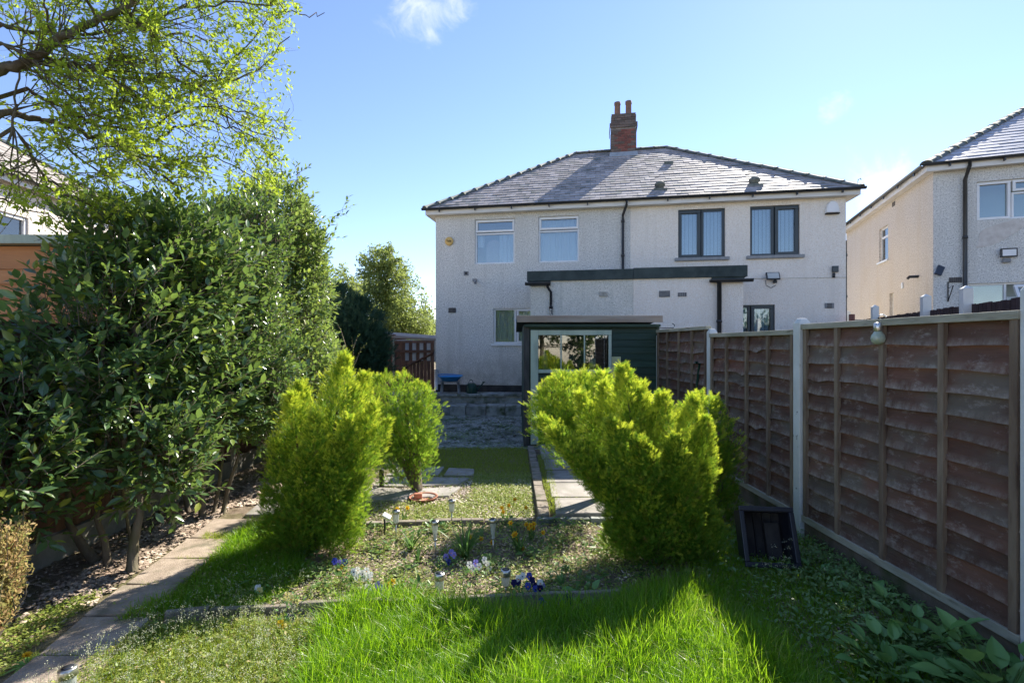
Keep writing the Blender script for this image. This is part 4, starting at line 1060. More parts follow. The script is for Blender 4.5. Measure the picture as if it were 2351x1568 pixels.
MB().box((-hw, .006, .02), (wx0 + .1, .03, zt_)).box((wx0+.1, .006, .02), (hw, .03, wz0 - .06)).box((wx1, .006, wz0 - .059), (hw, .03, zt_)).box((wx0 + .1, .006, wz1 + .01), (wx1 - .001, .03, zt_)).build('front_wall', M['sheddark'], shed)
MB().box((-hw - .005, .03, 0), (-hw + .02, 1.7, zt_)).build('side_wall', M['sheddark'], shed)
MB().box((hw - .02, .03, 0), (hw + .005, 1.7, zt_)).build('side_wall', M['sheddark'], shed)
MB().box((-hw + .021, 1.68, 0), (hw - .021, 1.7, zt_)).build('back_wall', M['sheddark'], shed)
MB().box((hw - .04, -.03, .02), (hw + .006, -.019, zt_ - .03)).build('corner_trim', M['sheddark'], shed)
MB().box((-hw - .006, -.05, .0), (-hw + .09, -.02, zt_ - .03)).build('corner_post', mat('dark_weathered_post', (0.05, 0.05, 0.05), (0.10, 0.095, 0.09), 6, rough=.85, stretch=(4, 4, .5), bmp=.4), shed)
# roof, falling to the rear
rx0, rx1 = Q(1187, 0, SY - .16).x - ox, Q(1522, 0, SY - .16).x - ox
zt1, zt0 = Q(0, 724.5, SY - .16).z, Q(0, 740, SY - .16).z
MB().box((rx0, -.16, zt0), (rx1, -.135, zt1)).build('fascia', M['shedtrim'], shed, bevel=.004)
mb = MB(); zc = zt1 - .012
mb.add([(rx0, -.134, zc - .03), (rx1, -.134, zc - .03), (rx1, 1.8, zc - .22), (rx0, 1.8, zc - .22), (rx0, -.134, zc), (rx1, -.134, zc), (rx1, 1.8, zc - .19), (rx0, 1.8, zc - .19)], [(0, 3, 2, 1), (4, 5, 6, 7), (0, 1, 5, 4), (1, 2, 6, 5), (2, 3, 7, 6), (3, 0, 4, 7)])
mb.build('roof', M['felt'], shed)
MB().box((-hw + .01, -.12, zt0 - .075), (hw, -.005, zt0 - .03)).build('eaves_board', M['sheddark'], shed)
# window/door part with a pale frame
dr = empty('window', parent=shed, label='pale green framed shed window')
MB().box((wx0, -.055, .03), (wx0 + .13, -.022, wz1)).build('frame', M['palegreen'], dr, bevel=.004)
MB().box((wx0 + .131, -.05, wz1 - .085), (wx1, -.022, wz1)).build('frame', M['palegreen'], dr, bevel=.004)
MB().box((wx0 + .131, -.05, wz0 - .06), (wx1, -.022, wz0 - .001)).build('frame', M['palegreen'], dr, bevel=.004)
px0, px1 = wx0 + .131, wx1 - .002
MB().box((px1 - .05, -.045, wz0), (px1, -.022, wz1 - .086)).build('frame', M['palegreen'], dr)
nb = 3; sw2 = (px1 - .05 - px0) / nb
for i in range(nb):
    MB().box((px0 + i*sw2 + .004, -.036, wz0 + .004), (px0 + (i+1)*sw2 - .024, -.03, wz1 - .09)).build('pane', M['glass'], dr)
    if i < nb - 1: MB().box((px0 + (i+1)*sw2 - .022, -.045, wz0), (px0 + (i+1)*sw2 + .0, -.022, wz1 - .086)).build('glazing_bar', M['palegreen'], dr)
# things standing on the shelf inside
MB().box((px0, .10, wz0 - .03), (px1, .5, wz0 - .01)).build('shelf', M['shedtrim'], shed)
for (fx_, w_, h_, m_) in ((.10, .12, .34, 'greyplastic'), (.28, .10, .22, 'sheddark'), (.48, .17, .30, 'anthracite'), (.78, .12, .24, 'palegreen')):
    xx = px0 + (px1-px0)*fx_
    o = MB().lathe([(w_/2, 0), (w_/2, h_*.7), (w_/5, h_*.85), (w_/5, h_)], n=14).build('storage_bottle', M[m_])
    o.location = (ox + xx, SY + .28, wz0 - .009); tag(o, {'greyplastic': 'tall grey bottle on the shelf at the left end of the shed window', 'sheddark': 'small dark green bottle on the shelf behind the shed window', 'anthracite': 'wide dark bottle in the middle of the shed window', 'palegreen': 'pale green bottle at the right end of the shed window'}[m_], 'bottle', 'bottles on the shelf inside the shed window')
# slats of the pale hanging sheet right of the window
MB().box((wx1 + .004, -.03, wz0 - .16), (wx1 + .16, -.02, wz0 + .22)).build('notice_board', mat('yellow_green_board', (0.45, 0.46, 0.26), (0.52, 0.55, 0.36), 6, rough=.7), shed)
# scroll bracket
sc = empty('scroll_bracket', 'thin black scrolled hanging-basket bracket on the right end of the shed', 'bracket', loc=(ox + hw + .01, SY + .1, 1.75))
MB().tube([(0, 0, .28), (.28, 0, .28), (.30, 0, .33), (.26, 0, .36)], .008, 6).build('arm', M['black'], sc)
MB().tube([(0, 0, .0), (.10, 0, .14), (.25, 0, .26)], .008, 6).build('stay', M['black'], sc)
ringp = [(.27 + .03*cos(a), 0, .23 + .03*sin(a)) for a in np.linspace(0, 5, 12)]
MB().tube(ringp, .007, 5).build('scroll', M['black'], sc)

# ------------------------------------------------------------ outbuilding and side gate beyond the dark conifer
gt = empty('side_gate', 'dark brown ledged gate with slatted gaps at the top beside the house corner', 'gate', loc=(-2.7, 13.75, 0))
gx0, gx1 = Q(906, 0, 13.75).x + 2.7, Q(997, 0, 13.75).x + 2.7
gz1 = Q(0, 782, 13.75).z; gz0 = .47
n = 11; bw = (gx1 - gx0) / n
for i in range(n):
    top = gz1 - (.42 if i in (3, 5, 8, 10) else 0.0)
    if i >= 2:
        MB().box((gx0 + i*bw + .003, -.012, gz0), (gx0 + (i+1)*bw - .003, .012, gz1 - .56)).build('board', M['darkboard'], gt)
        if i % 2 == 0: MB().box((gx0 + i*bw + .0, -.012, gz1 - .559), (gx0 + (i+1)*bw - .01, .012, gz1)).build('board', M['darkboard'], gt)
    else: MB().box((gx0 + i*bw + .003, -.012, gz0), (gx0 + (i+1)*bw - .003, .012, gz1)).build('board', M['darkboard'], gt)
MB().box((gx0, -.05, gz1 - .34), (gx1, -.013, gz1 - .26)).build('rail', M['darkboard'], gt)
MB().box((gx0, -.05, gz1 - .07), (gx1, -.013, gz1)).build('rail', M['darkboard'], gt)
MB().tube([(gx0 + .2, -.03, gz0 + .6), (gx1 - .02, -.03, gz1 - .35)], .03, 4).build('brace', M['darkboard'], gt)
MB().box((gx0 - .05, -.04, 0), (gx0 - .002, .04, gz1 + .05)).build('post', M['rail'], gt)
ob = empty('timber_outbuilding', 'low red-brown timber outbuilding with a pale flat roof left of the side gate', 'outbuilding', loc=(-3.5, 13.9, 0))
bx0, bx1 = Q(845, 0, 13.9).x + 3.5, Q(904, 0, 13.9).x + 3.5
i = 0; xx = bx0 - 1.2
while xx < bx1 - .02:
    MB().box((xx, 0, 0), (xx + .128, .02, 2.02)).build('board', M['redboard'], ob); xx += .132
MB().box((bx0 - 1.2, .021, 0), (bx1, 1.6, 2.0)).build('shell', M['redboard'], ob)
mb = MB(); r0, r1 = bx0 - 1.4, bx1 + 1.30
za, zb__ = Q(845, 766, 13.8).z, Q(998, 778, 13.8).z
mb.add([(r0, -.1, za + .1), (r1, -.1, zb__), (r1, 1.5, zb__ + .1), (r0, 1.5, za + .2), (r0, -.1, za + .03), (r1, -.1, zb__ - .06), (r1, 1.5, zb__ + .03), (r0, 1.5, za + .13)], [(0, 1, 2, 3), (4, 7, 6, 5), (0, 4, 5, 1), (1, 5, 6, 2), (3, 2, 6, 7), (0, 3, 7, 4)])
mb.build('roof', M['shedtrim'], ob)
glare_sheet = MB(); glare_sheet.box((bx1 + .02, -.05, gz1 - .60), (bx1 + 1.2, -.04, gz1 + .02)); glare_sheet.build('panel', M['white'], ob, label='white sheet added behind the gate slats as the bright glare between them')  # added white sheet: bright glare through the gate slots put in as colour

# ------------------------------------------------------------ left fence and orange lean-to
lfn = empty('closeboard_fence', 'dark brown close-board fence behind the hedge on the left', 'fence', loc=(-3.72, 4, 0))
y = 1.0; me = MB().box((-.012, -.055, .22), (.012, .055, 1.92)).mesh('board', M['darkboard'])
while y < 12:
    inst('board', me, lfn, loc=(-.02*(y-4) + R.uniform(-.004, .004), y - 4, R.uniform(-.012, .01)), rot=(0, 0, R.uniform(-.08, .08))); y += .118
y = 1.0
while y < 12:
    MB().box((-.02, 0, -.03), (.03, 1.8, .215)).build('gravel_board', M['concrete'], lfn, loc=(-.02*(y-4), y - 4, 0)); 
    MB().box((-.03, -.05, -.03), (.06, .05, 1.5)).build('post', M['concrete'], lfn, loc=(-.02*(y-4) + .01, y - 4 - .03, 0)); y += 1.86
lean = empty('orange_summerhouse', 'orange-stained summerhouse with a pale green roof edge behind the left fence', 'summerhouse', loc=(-5.2, 4.7, 0))
z = .9
bm_ = MB().add([(-1.6, -.022, 0), (1.35, -.022, 0), (1.35, -.008, .138), (-1.6, -.008, .138), (-1.6, .0, 0), (1.35, 0, 0), (1.35, 0, .138), (-1.6, 0, .138)], [(0, 1, 2, 3), (0, 4, 5, 1), (1, 5, 6, 2), (3, 2, 6, 7)]).mesh('board', M['orange'])
while z < 2.6:
    inst('board', bm_, lean, loc=(0, 0, z)); z += .142
MB().box((-1.6, .002, 0), (1.35, 2.0, 2.68)).build('shell', M['orange'], lean)
MB().box((-1.65, -.10, 2.69), (1.42, 2.1, 2.77)).build('roof', M['palegreen'], lean)

# ------------------------------------------------------------ crate, tub, stool, can, tools
cp = G(1775, 1312)
cr = empty('plastic_crate', 'black plastic crate standing on its side by the fence post, open side facing out', 'crate', loc=(cp.x, cp.y, 0.03), rz=radians(-6))
cr.rotation_euler[0] = radians(-21)
W_, H_, D_2 = .36, .42, .20
mb = MB(); t = .012
mb.box((-W_/2, 0, 0), (-W_/2 + t, D_2, H_)).box((W_/2 - t, 0, 0), (W_/2, D_2, H_)).box((-W_/2 + t, 0, 0), (W_/2 - t, D_2, t)).box((-W_/2 + t, 0, H_ - t), (W_/2 - t, D_2, H_))
mb.build('body', M['crate'], cr)
MB().box((-W_/2 + t, D_2 - .012, t), (W_/2 - t, D_2 - .001, H_ - t)).build('bottom', M['cratein'], cr)
rm = MB(); bar_frame(rm, -W_/2 - .028, W_/2 + .028, -.002, H_ + .028, -.022, .038, .021); rm.build('rim', M['crate'], cr, bevel=.006)
rb = MB().box((-.006, 0, 0), (.006, .02, H_ - .03)).mesh('rib', M['cratein'])
for i in range(5): inst('rib', rb, cr, loc=(-W_/2 + .07 + i*.072, D_2 - .03, .015))
MB().box((.02, .12, .05), (.13, .135, .33)).build('handle_plate', M['cratein'], cr)

sp = Q(1035, 880, 12.95)
st_ = empty('garden_stool', 'small grey plastic stool on the patio under the blue tub', 'stool', loc=(sp.x, 12.85, ZP))
for (dx, dy) in ((-.2, -.12), (.2, -.12), (-.2, .12), (.2, .12)): MB().tube([(dx*1.15, dy*1.15, 0), (dx, dy, .30)], .022, 6).build('leg', M['greyplastic'], st_)
MB().box((-.25, -.17, .30), (.25, .17, .325)).build('seat', M['greyplastic'], st_, bevel=.01)
tb = empty('blue_tub', 'shallow bright blue plastic tub on the stool by the house corner', 'tub', loc=(sp.x, 12.85, ZP + .326))
MB().lathe([(.20, 0), (.30, .11), (.33, .115), (.325, .125), (.29, .115), (.19, .015)], n=24).build('body', M['blue'], tb)
MB().tube([(-.31, 0, .12), (-.33, 0, .16), (-.22, 0, .17), (.1, .03, .16), (.32, 0, .14)], .014, 6).build('handle', M['blue'], tb)
wc = Q(1083, 884, 12.9)
can = empty('watering_can', 'dark green watering can on the patio right of the blue tub', 'watering can', loc=(wc.x, 12.9, ZP))
MB().lathe([(.13, 0), (.14, .02), (.125, .22), (.09, .26), (.07, .26)], n=20).build('body', M['cangreen'], can)
MB().tube([(.10, 0, .06), (.2, 0, .16), (.31, 0, .27)], [.025, .02, .014], 8).lathe([(.014, 0), (.045, .03), (.045, .035)], (.31, 0, .26), 12).build('spout', M['cangreen'], can)
MB().tube([(.06*cos(a) - .02, 0, .25 + .10*sin(a)) for a in np.linspace(0, pi, 8)] + [(-.14, 0, .12)], .01, 6).build('handle', M['cangreen'], can)
# tools by the shed end
sp = Q(1552, 905, 6.9)
sd = empty('leaning_panel', 'green triangular-looking board leaning in the corner between shed and fence', 'board', loc=(2.22, 6.6, 0))
MB().box((-.20, -.01, 0), (.20, .01, 1.15)).build('board', M['greenpaint'], sd, rot=(radians(-9), radians(-16), radians(10)))
MB().box((-.18, -.016, .03), (.18, -.0105, 1.12)).build('face', M['greyplastic'], sd, rot=(radians(-9), radians(-16), radians(10)))
sh = empty('garden_spade', 'long-handled garden spade leaning against the fence beside the shed', 'spade', loc=(2.42, 6.75, 0))
MB().tube([(0, 0, .32), (.08, .02, .9), (.16, .04, 1.48)], .016, 8).build('shaft', M['cangreen'], sh)
MB().tube([(.10, .03, 1.50), (.23, .05, 1.46)], .017, 8).build('grip', M['cangreen'], sh)
MB().prism([(-.09, -.004), (.09, -.004), (.09, .004), (-.09, .004)], .02, .33).build('blade', M['greyplastic'], sh, rot=(0, radians(8), 0))
pk = empty('timber_stake', 'pale flat timber stake leaning right of the green board', 'stake', loc=(2.38, 6.6, 0))
MB().box((-.035, -.012, 0), (.035, .012, 1.28)).build('stake', M['rail'], pk, rot=(radians(-6), radians(13), 0))
# ------------------------------------------------------------ templates
LEAF_V = [(0,0,0), (-.20,.28,.05), (.20,.28,.05), (-.21,.58,.05), (.21,.58,.05), (0,1,-.05), (0,.30,-.01), (0,.62,-.01)]
LEAF_F = [(0,6,1), (0,2,6), (1,6,7), (1,7,3), (6,2,4), (6,4,7), (3,7,5), (7,4,5)]
SLEAF_V = [(0,0,0), (-.22,.45,.04), (.22,.45,.04), (0,1,-.04), (0,.45,-.02)]
SLEAF_F = [(0,4,1), (0,2,4), (1,4,3), (4,2,3)]
def frond_template(n=4):
    v, f, tv = [], [], []
    def tri(p, d, w, l, t0, t1):
        p, d = np.array(p, float), np.array(d, float); d /= np.linalg.norm(d); s = np.array([-d[1], d[0], 0]) * w
        i = len(v); v.extend([tuple(p - s), tuple(p + s), tuple(p + d*l)]); f.append((i, i+1, i+2)); tv.extend([t0, t0, t1])
    tri((0,0,0), (0,1,0), .032, 1.0, -.2, .5)
    for k in range(n):
        y = .12 + .72 * k / n; l = .42 * (1 - .55 * k / n)
        for sd_ in (-1, 1): tri((0, y, 0), (sd_*.8, 1, .25*(k % 2 - .5)), .040, l, -.1 + .3*k/n, .25 + .35*k/n)
    return v, f, tv
FR_V, FR_F, FR_T = frond_template()

def conifer(name, label, base, plumes, nspray, size, m='gold', seed=1, trunk_h=.5, cat='conifer', goldness=1.0, trunk_r=.035):
    """plumes: (foot point, tip point, radius). Every plume is a tapering cone of upright sprays."""
    g = np.random.default_rng(seed); root = empty(name, label, cat, loc=base)
    B = np.array(base)
    vol = np.array([np.linalg.norm(np.array(t) - np.array(b)) * r for b, t, r in plumes]); cnt = (nspray * vol / vol.sum()).astype(int)
    Ps, Ds, Ns, Ss, Au, Va = [], [], [], [], [], []
    cen = np.mean([np.array(b) for b, t, r in plumes], 0)
    for (b, t, r), n in zip(plumes, cnt):
        b, t = np.array(b, float), np.array(t, float); ax = t - b; L = np.linalg.norm(ax); ax /= L
        x = norm(np.cross(ax, [0, 1, .1])); y = np.cross(ax, x)
        s = g.random(n) ** .85
        ph = g.random(n) * 2 * pi
        # irregular lobes round the plume
        k1, k2, p1, p2 = g.integers(2, 5), g.integers(4, 8), g.random()*6, g.random()*6
        lob = 1 + .24*np.sin(k1*ph + p1 + 5*s) + .20*np.sin(k2*ph + p2 - 11*s) + .14*np.sin(17*s + 3*ph + p1)
        prof = np.sin(pi * np.clip(.10 + .88*s, 0, 1) ** .95) ** .8
        q = g.random(n); rad = r * prof * lob * (.45 + .55*q**.45) 
        outd = x[None]*np.cos(ph)[:, None] + y[None]*np.sin(ph)[:, None]
        P = b[None] + ax[None]*(s*L)[:, None] + outd*rad[:, None] + g.normal(size=(n, 3))*.008
        D = norm(ax[None]*(.45 + .5*s[:, None]) + outd*(.85 - .25*s[:, None]) + g.normal(size=(n, 3))*.42 + np.array([0, 0, .30]))
        Ps.append(P); Ds.append(D); Ns.append(norm(outd + g.normal(size=(n, 3))*.6)); Ss.append(size*(.5 + .5*g.random(n) + .9*(g.random(n) > .90)))
        hgt = np.clip((P[:, 2] - B[2]) / 1.2, 0, 1.2)
        Au.append(np.clip(((q**2.2)*(.10 + .90*hgt**1.2)*(.08 + .92*s**1.6) * 2.1 + .22*np.sin(k1*ph + p1 + 5*s)*q) * goldness + g.normal(size=n)*.10, 0, 1)); Va.append(g.random(n))  # golden new growth, plus sunlit tops and shaded recesses put into the colour
    P, D, Nn = map(np.concatenate, (Ps, Ds, Ns)); keep = P[:, 2] > .03
    scatter('crown', FR_V, FR_F, (P - B)[keep], frames(D, Nn)[keep], np.concatenate(Ss)[keep], M[m], np.concatenate(Va)[keep], root, np.concatenate(Au)[keep], tvar=FR_T)
    tm = MB()
    for (b, t, r) in plumes[:4]:
        b, t = Vector(b) - Vector(base), Vector(t) - Vector(base)
        tm.tube([(0, 0, -.03), (b*.5 + Vector((0, 0, .1))), b.lerp(t, .25), b.lerp(t, .8)], [trunk_r, trunk_r*.8, trunk_r*.6, .006], 6)
    tm.build('trunk', M['bark'], root)
    return root
def plumes_from(base_px, Yb, lobes, extra, R_base, seed, fat=1.25):
    """lobes: (foot x,y, tip x,y, radius, dY) measured in the photograph"""
    out = []
    for (x0, y0, x1, y1, r, dY) in lobes: out.append((Q(x0, y0, Yb + dY*.4), Q(x1, y1, Yb + dY), r*fat))
    return out

# left front golden conifer
cb = G(722, 1262)
Y0 = cb.y
lob = [(735, 1215, 792, 818, .27, 0), (700, 1225, 672, 905, .20, -.10), (690, 1235, 690, 880, .22, .2), (765, 1210, 862, 925, .17, -.05), (760, 1215, 838, 860, .20, .15), (790, 1130, 893, 965, .13, -.1),
       (668, 1245, 632, 1010, .16, -.15), (655, 1255, 612, 1120, .15, -.05), (700, 1255, 700, 1040, .22, -.26), (760, 1250, 778, 1010, .20, -.25), (795, 1240, 826, 1090, .15, -.12), (735, 1150, 722, 950, .14, -.28), (790, 1170, 800, 960, .15, -.22),
       (720, 1270, 700, 1130, .26, 0), (770, 1265, 800, 1150, .2, .0), (700, 1240, 740, 940, .26, .3), (640, 1262, 618, 1190, .15, .0), (690, 1275, 680, 1190, .2, -.2), (780, 1275, 795, 1180, .16, -.18)]
conifer('golden_conifer', 'tall golden conifer with a pointed leaning top, left of the flower bed', cb, plumes_from(None, Y0, lob, 0, 0, 1, .82), 62000, .047, seed=5)
# right front golden conifer
cb = G(1508, 1285); Y0 = cb.y
lob = [(1490, 1200, 1428, 842, .22, .05), (1480, 1200, 1470, 880, .24, .15), (1450, 1190, 1385, 880, .22, .25), (1430, 1150, 1262, 985, .13, .0), (1400, 1100, 1240, 960, .12, .15), (1400, 1130, 1300, 1030, .13, -.1), (1440, 1180, 1330, 905, .20, .3),
       (1480, 1150, 1400, 965, .17, -.28), (1520, 1180, 1470, 1010, .17, -.3), (1540, 1200, 1520, 905, .22, .1), (1560, 1200, 1592, 915, .22, .1), (1575, 1220, 1622, 960, .18, .0), (1545, 1210, 1550, 1000, .20, -.2), (1570, 1250, 1618, 1070, .16, -.1),
       (1440, 1250, 1400, 1090, .18, -.18), (1500, 1270, 1480, 1110, .24, -.28), (1560, 1275, 1570, 1130, .2, -.22), (1460, 1280, 1430, 1170, .2, -.05), (1600, 1275, 1625, 1170, .13, 0), (1520, 1295, 1520, 1190, .24, -.15), (1410, 1180, 1345, 1060, .12, -.05), (1480, 1280, 1440, 1200, .18, -.2), (1580, 1290, 1590, 1200, .16, -.15), (1440, 1295, 1402, 1200, .18, 0), (1625, 1290, 1645, 1180, .14, 0), (1560, 1305, 1560, 1200, .2, .1)]
conifer('golden_conifer', 'broad golden conifer spreading several plumes, right of the flower bed', cb, plumes_from(None, Y0, lob, 0, 0, 1, .76), 84000, .047, seed=6)
# behind-left small conifer on a trunk beside the saucer
cb = G(962, 1130); Y0 = cb.y
lob = [(940, 1030, 925, 860, .22, 0), (920, 1030, 875, 862, .22, .1), (955, 1040, 965, 878, .2, .1), (900, 1050, 845, 880, .2, .1), (960, 1050, 985, 900, .16, 0), (940, 1065, 945, 930, .24, -.15), (900, 1060, 870, 930, .22, -.1), (955, 1085, 975, 970, .14, -.05), (930, 1080, 915, 980, .22, 0), (945, 1118, 930, 1010, .17, 0), (905, 1112, 880, 1010, .2, 0), (970, 1105, 982, 1010, .12, .05)]
conifer('golden_conifer', 'small yellow-green conifer on a bare trunk behind the left conifer, over the terracotta saucer', cb, plumes_from(None, Y0, lob, 0, 0, 1), 11000, .065, seed=8, goldness=.42, trunk_r=.05)
# behind-right conifers
cb = Vector((.98, 5.35, .02)); Y0 = 5.35
lob = [(1300, 1000, 1290, 858, .24, 0), (1280, 1010, 1262, 872, .2, .05), (1330, 1010, 1335, 856, .24, .1), (1360, 1020, 1385, 856, .24, 0), (1300, 1040, 1275, 930, .22, -.1), (1350, 1040, 1360, 920, .26, -.1), (1390, 1030, 1410, 880, .22, .1), (1320, 1075, 1310, 960, .24, 0), (1255, 1000, 1245, 900, .14, .0)]
conifer('golden_conifer', 'flat-topped golden conifer behind the right conifer, in front of the shed window', cb, plumes_from(None, Y0, lob, 0, 0, 1), 10000, .07, seed=9, goldness=.8)
cb = Vector((2.05, 4.9, .0)); Y0 = 4.9
lob = [(1630, 1100, 1600, 905, .18, .1), (1640, 1100, 1640, 915, .17, .1), (1620, 1120, 1570, 930, .2, .2), (1650, 1150, 1670, 1020, .13, 0), (1640, 1200, 1640, 1060, .16, -.1), (1660, 1210, 1685, 1120, .11, -.05), (1640, 1230, 1625, 1130, .16, -.05)]
conifer('golden_conifer', 'loose yellowish conifer between the right conifer and the panel fence', cb, plumes_from(None, Y0, lob, 0, 0, 1), 8500, .062, seed=10, goldness=.75)
# dark conifer left of the outbuilding
cb = Vector((-4.0, 11.4, 0)); Y0 = 11.4
lob = [(770, 860, 770, 655, .75, .3), (800, 865, 830, 690, .6, 0), (745, 865, 735, 700, .6, 0), (830, 870, 868, 760, .42, -.1), (780, 870, 790, 720, .7, -.3), (820, 880, 850, 800, .5, -.2)]
conifer('dark_conifer', 'dark green conifer in front of the outbuilding, behind the golden conifer', cb, [(Vector(b), Vector(t), r) for b, t, r in plumes_from(None, Y0, lob, 0, 0, 1)], 16000, .17, m='yew', seed=12, trunk_r=.09)

# ------------------------------------------------------------ broadleaf hedge shrubs
def sprigs(Ps, Ds, nleaf, leaf_len, g, spread=.9):
    """leaf positions/directions for sprigs starting at Ps along Ds"""
    N = len(Ps); L = leaf_len * (.9 + .25*nleaf) * (.7 + .6*g.random(N))
    X = norm(np.cross(Ds, g.normal(size=(N, 3)))); Yv = np.cross(Ds, X)
    LP, LD, LN, LS, LA = [], [], [], [], []
    for k in range(nleaf):
        t = (k + .6) / nleaf; a = k * 2.4 + g.random(N) * .6
        o = X*np.cos(a)[:, None] + Yv*np.sin(a)[:, None]
        sp = spread * (1 - .45*t)
        d = norm(Ds*(1 - .2*sp) + o*sp*1.2 + np.array([0, 0, .05]) + g.normal(size=(N, 3))*.15)
        LP.append(Ps + Ds*(L*t)[:, None]); LD.append(d); LN.append(norm(np.array([0, 0, 1.]) + Ds*.7 + g.normal(size=(N, 3))*.45))
        LS.append(leaf_len*(.5 + .85*g.random(N))); LA.append(np.where(t > .6, np.clip(g.normal(size=N)*.4 + .12, 0, 1), np.clip(g.normal(size=N)*.2 - .1, 0, 1)))
    ends = Ps + Ds*L[:, None]
    return map(np.concatenate, (LP, LD, LN, LS, LA)), ends
def shrub(name, label, base, blobs, nsp, leaf, m, stems, seed, nleaf=7, single=0, extra_twigs=(), cat='shrub', shell=.55):
    g = np.random.default_rng(seed); root = empty(name, label, cat, loc=base); B = np.array(base)
    vol = np.array([(r[0]*r[1] + r[1]*r[2] + r[0]*r[2]) for c, r in blobs]); cnt = (nsp*vol/vol.sum()).astype(int)
    Ps, Ds = [], []
    for (c, r), n in zip(blobs, cnt):
        d = rand_dirs(n) if False else norm(g.normal(size=(n, 3)))
        q = shell + (1 - shell)*g.random(n)**.6
        f_ = 1 + .13*np.sin(5*d[:, 0] + 3*d[:, 2] + seed) + .10*np.sin(9*d[:, 1] - 6*d[:, 2])
        P = np.array(c) + d*np.array(r)*(q*f_)[:, None]
        Ps.append(P); Ds.append(norm(d*.75 + np.array([0, 0, .55]) + g.normal(size=(n, 3))*.35))
    P, D = np.concatenate(Ps), np.concatenate(Ds)
    inside = np.zeros(len(P), bool)     # thin out what lies deep inside another blob
    for (c, r) in blobs: inside |= (((P - np.array(c))/np.array(r))**2).sum(1) < .30
    keep = (~inside) & (P[:, 2] > .12); P, D = P[keep], D[keep]
    for tw in extra_twigs:
        tw = [np.array(p) for p in tw]; n = 9
        t = np.linspace(0.15, 1, n); pts = np.array([tw[0]*(1-s) + tw[1]*s for s in t])
        P = np.concatenate([P, pts]); D = np.concatenate([D, norm((tw[1]-tw[0])[None].repeat(n, 0) + g.normal(size=(n, 3))*.2)])
    (LP, LD, LN, LS, LA), ends = sprigs(P, D, nleaf, leaf, g)
    big = nleaf and leaf > .06
    tv, tf = (LEAF_V, LEAF_F) if big else (SLEAF_V, SLEAF_F)
    if single:
        sc_ = -LP[:, 1] - 1.2*np.abs(LP[:, 0] + 2.7)            # nearest, most open leaves become parts of their own
        vis = (LP[:, 0]/LP[:, 1] > -1.0)
        idx = np.argsort(np.where(vis, sc_, -99))[::-1][:single]
        me = bpy.data.meshes.new('leaf'); me.from_pydata(LEAF_V, [], LEAF_F); me.materials.append(M[m])
        FRm = frames(LD, LN)
        for i in idx:
            mt = Matrix.Identity(4)
            for a in range(3):
                for b_ in range(3): mt[a][b_] = FRm[i][a][b_] * LS[i]
                mt[a][3] = LP[i][a] - B[a]
            inst('leaf', me, root, mtx=mt)
        mk = np.ones(len(LP), bool); mk[idx] = False
    else: mk = np.ones(len(LP), bool)
    fo = scatter('foliage', tv, tf, (LP - B)[mk], frames(LD, LN)[mk], LS[mk], M[m], None, root, LA[mk])
    if single: fo['kind'] = 'stuff'
    # twigs under the sprigs
    tw_v = [(-.5, 0, 0), (.5, 0, 0), (0, 1, 0), (0, 0, .5)]; tw_f = [(0, 1, 2), (1, 3, 2), (3, 0, 2)]
    S = np.stack([np.full(len(P), .008), np.linalg.norm(ends - P, axis=1)*1.3 + .08, np.full(len(P), .008)], 1)
    scatter('twigs', tw_v, tw_f, P - B - D*.08, frames(D, norm(g.normal(size=P.shape))), S, M['bark'], None, root)
    for pts, r_ in stems:
        pp = [Vector(p) - Vector(base) for p in pts]; n = len(pp)
        s_ = MB().tube([p + Vector((R.uniform(-.012, .012), R.uniform(-.012, .012), 0)) for p in pp], [r_*(1 - .6*i/(n-1)) for i in range(n)], 8).build('stem', M['bark'], root)
    return root
def stem_px(foot, mids, r_, top):
    pts = [G(*foot)]; Y = pts[0].y
    for (x, y) in mids: pts.append(Q(x, y, Y))
    pts.append(Vector(top)); return (pts, r_)

sA = [stem_px((302, 1312), [(308, 1240), (318, 1185)], .042, (-3.05, 4.0, 1.9)), stem_px((250, 1300), [(240, 1240), (225, 1190)], .03, (-3.3, 4.0, 1.8)), stem_px((215, 1292), [(190, 1250), (160, 1200)], .04, (-3.5, 3.9, 1.6)), stem_px((312, 1255), [(290, 1215)], .02, (-3.2, 3.9, 1.5))]
shrub('laurel_shrub', 'large dark glossy broad-leaved shrub nearest the camera on the left, over the orange boards', (-3.1, 3.85, 0),
      [((-3.15, 3.85, 1.75), (.48, .5, .72)), ((-3.35, 3.35, 1.2), (.36, .45, .5)), ((-2.95, 4.5, 2.4), (.42, .5, .45)), ((-3.2, 4.2, 2.45), (.4, .45, .4)), ((-3.05, 4.25, 2.15), (.48, .55, .75)), ((-3.0, 4.0, .95), (.40, .5, .42)), ((-3.45, 3.3, .85), (.42, .5, .45)), ((-2.98, 4.55, 1.4), (.45, .45, .7)), ((-2.78, 3.95, .78), (.22, .3, .32))],
      3000, .086, 'laurel', sA, 21, 7, single=290)
sB = [stem_px((465, 1188), [(462, 1130), (470, 1060)], .038, (-3.0, 5.1, 2.2)), stem_px((508, 1180), [(525, 1120), (548, 1050)], .026, (-2.9, 5.1, 1.9)), stem_px((490, 1180), [(500, 1110), (510, 1060)], .022, (-3.0, 5.2, 1.9)), stem_px((435, 1175), [(420, 1110), (425, 1060)], .024, (-3.2, 5.1, 1.9))]
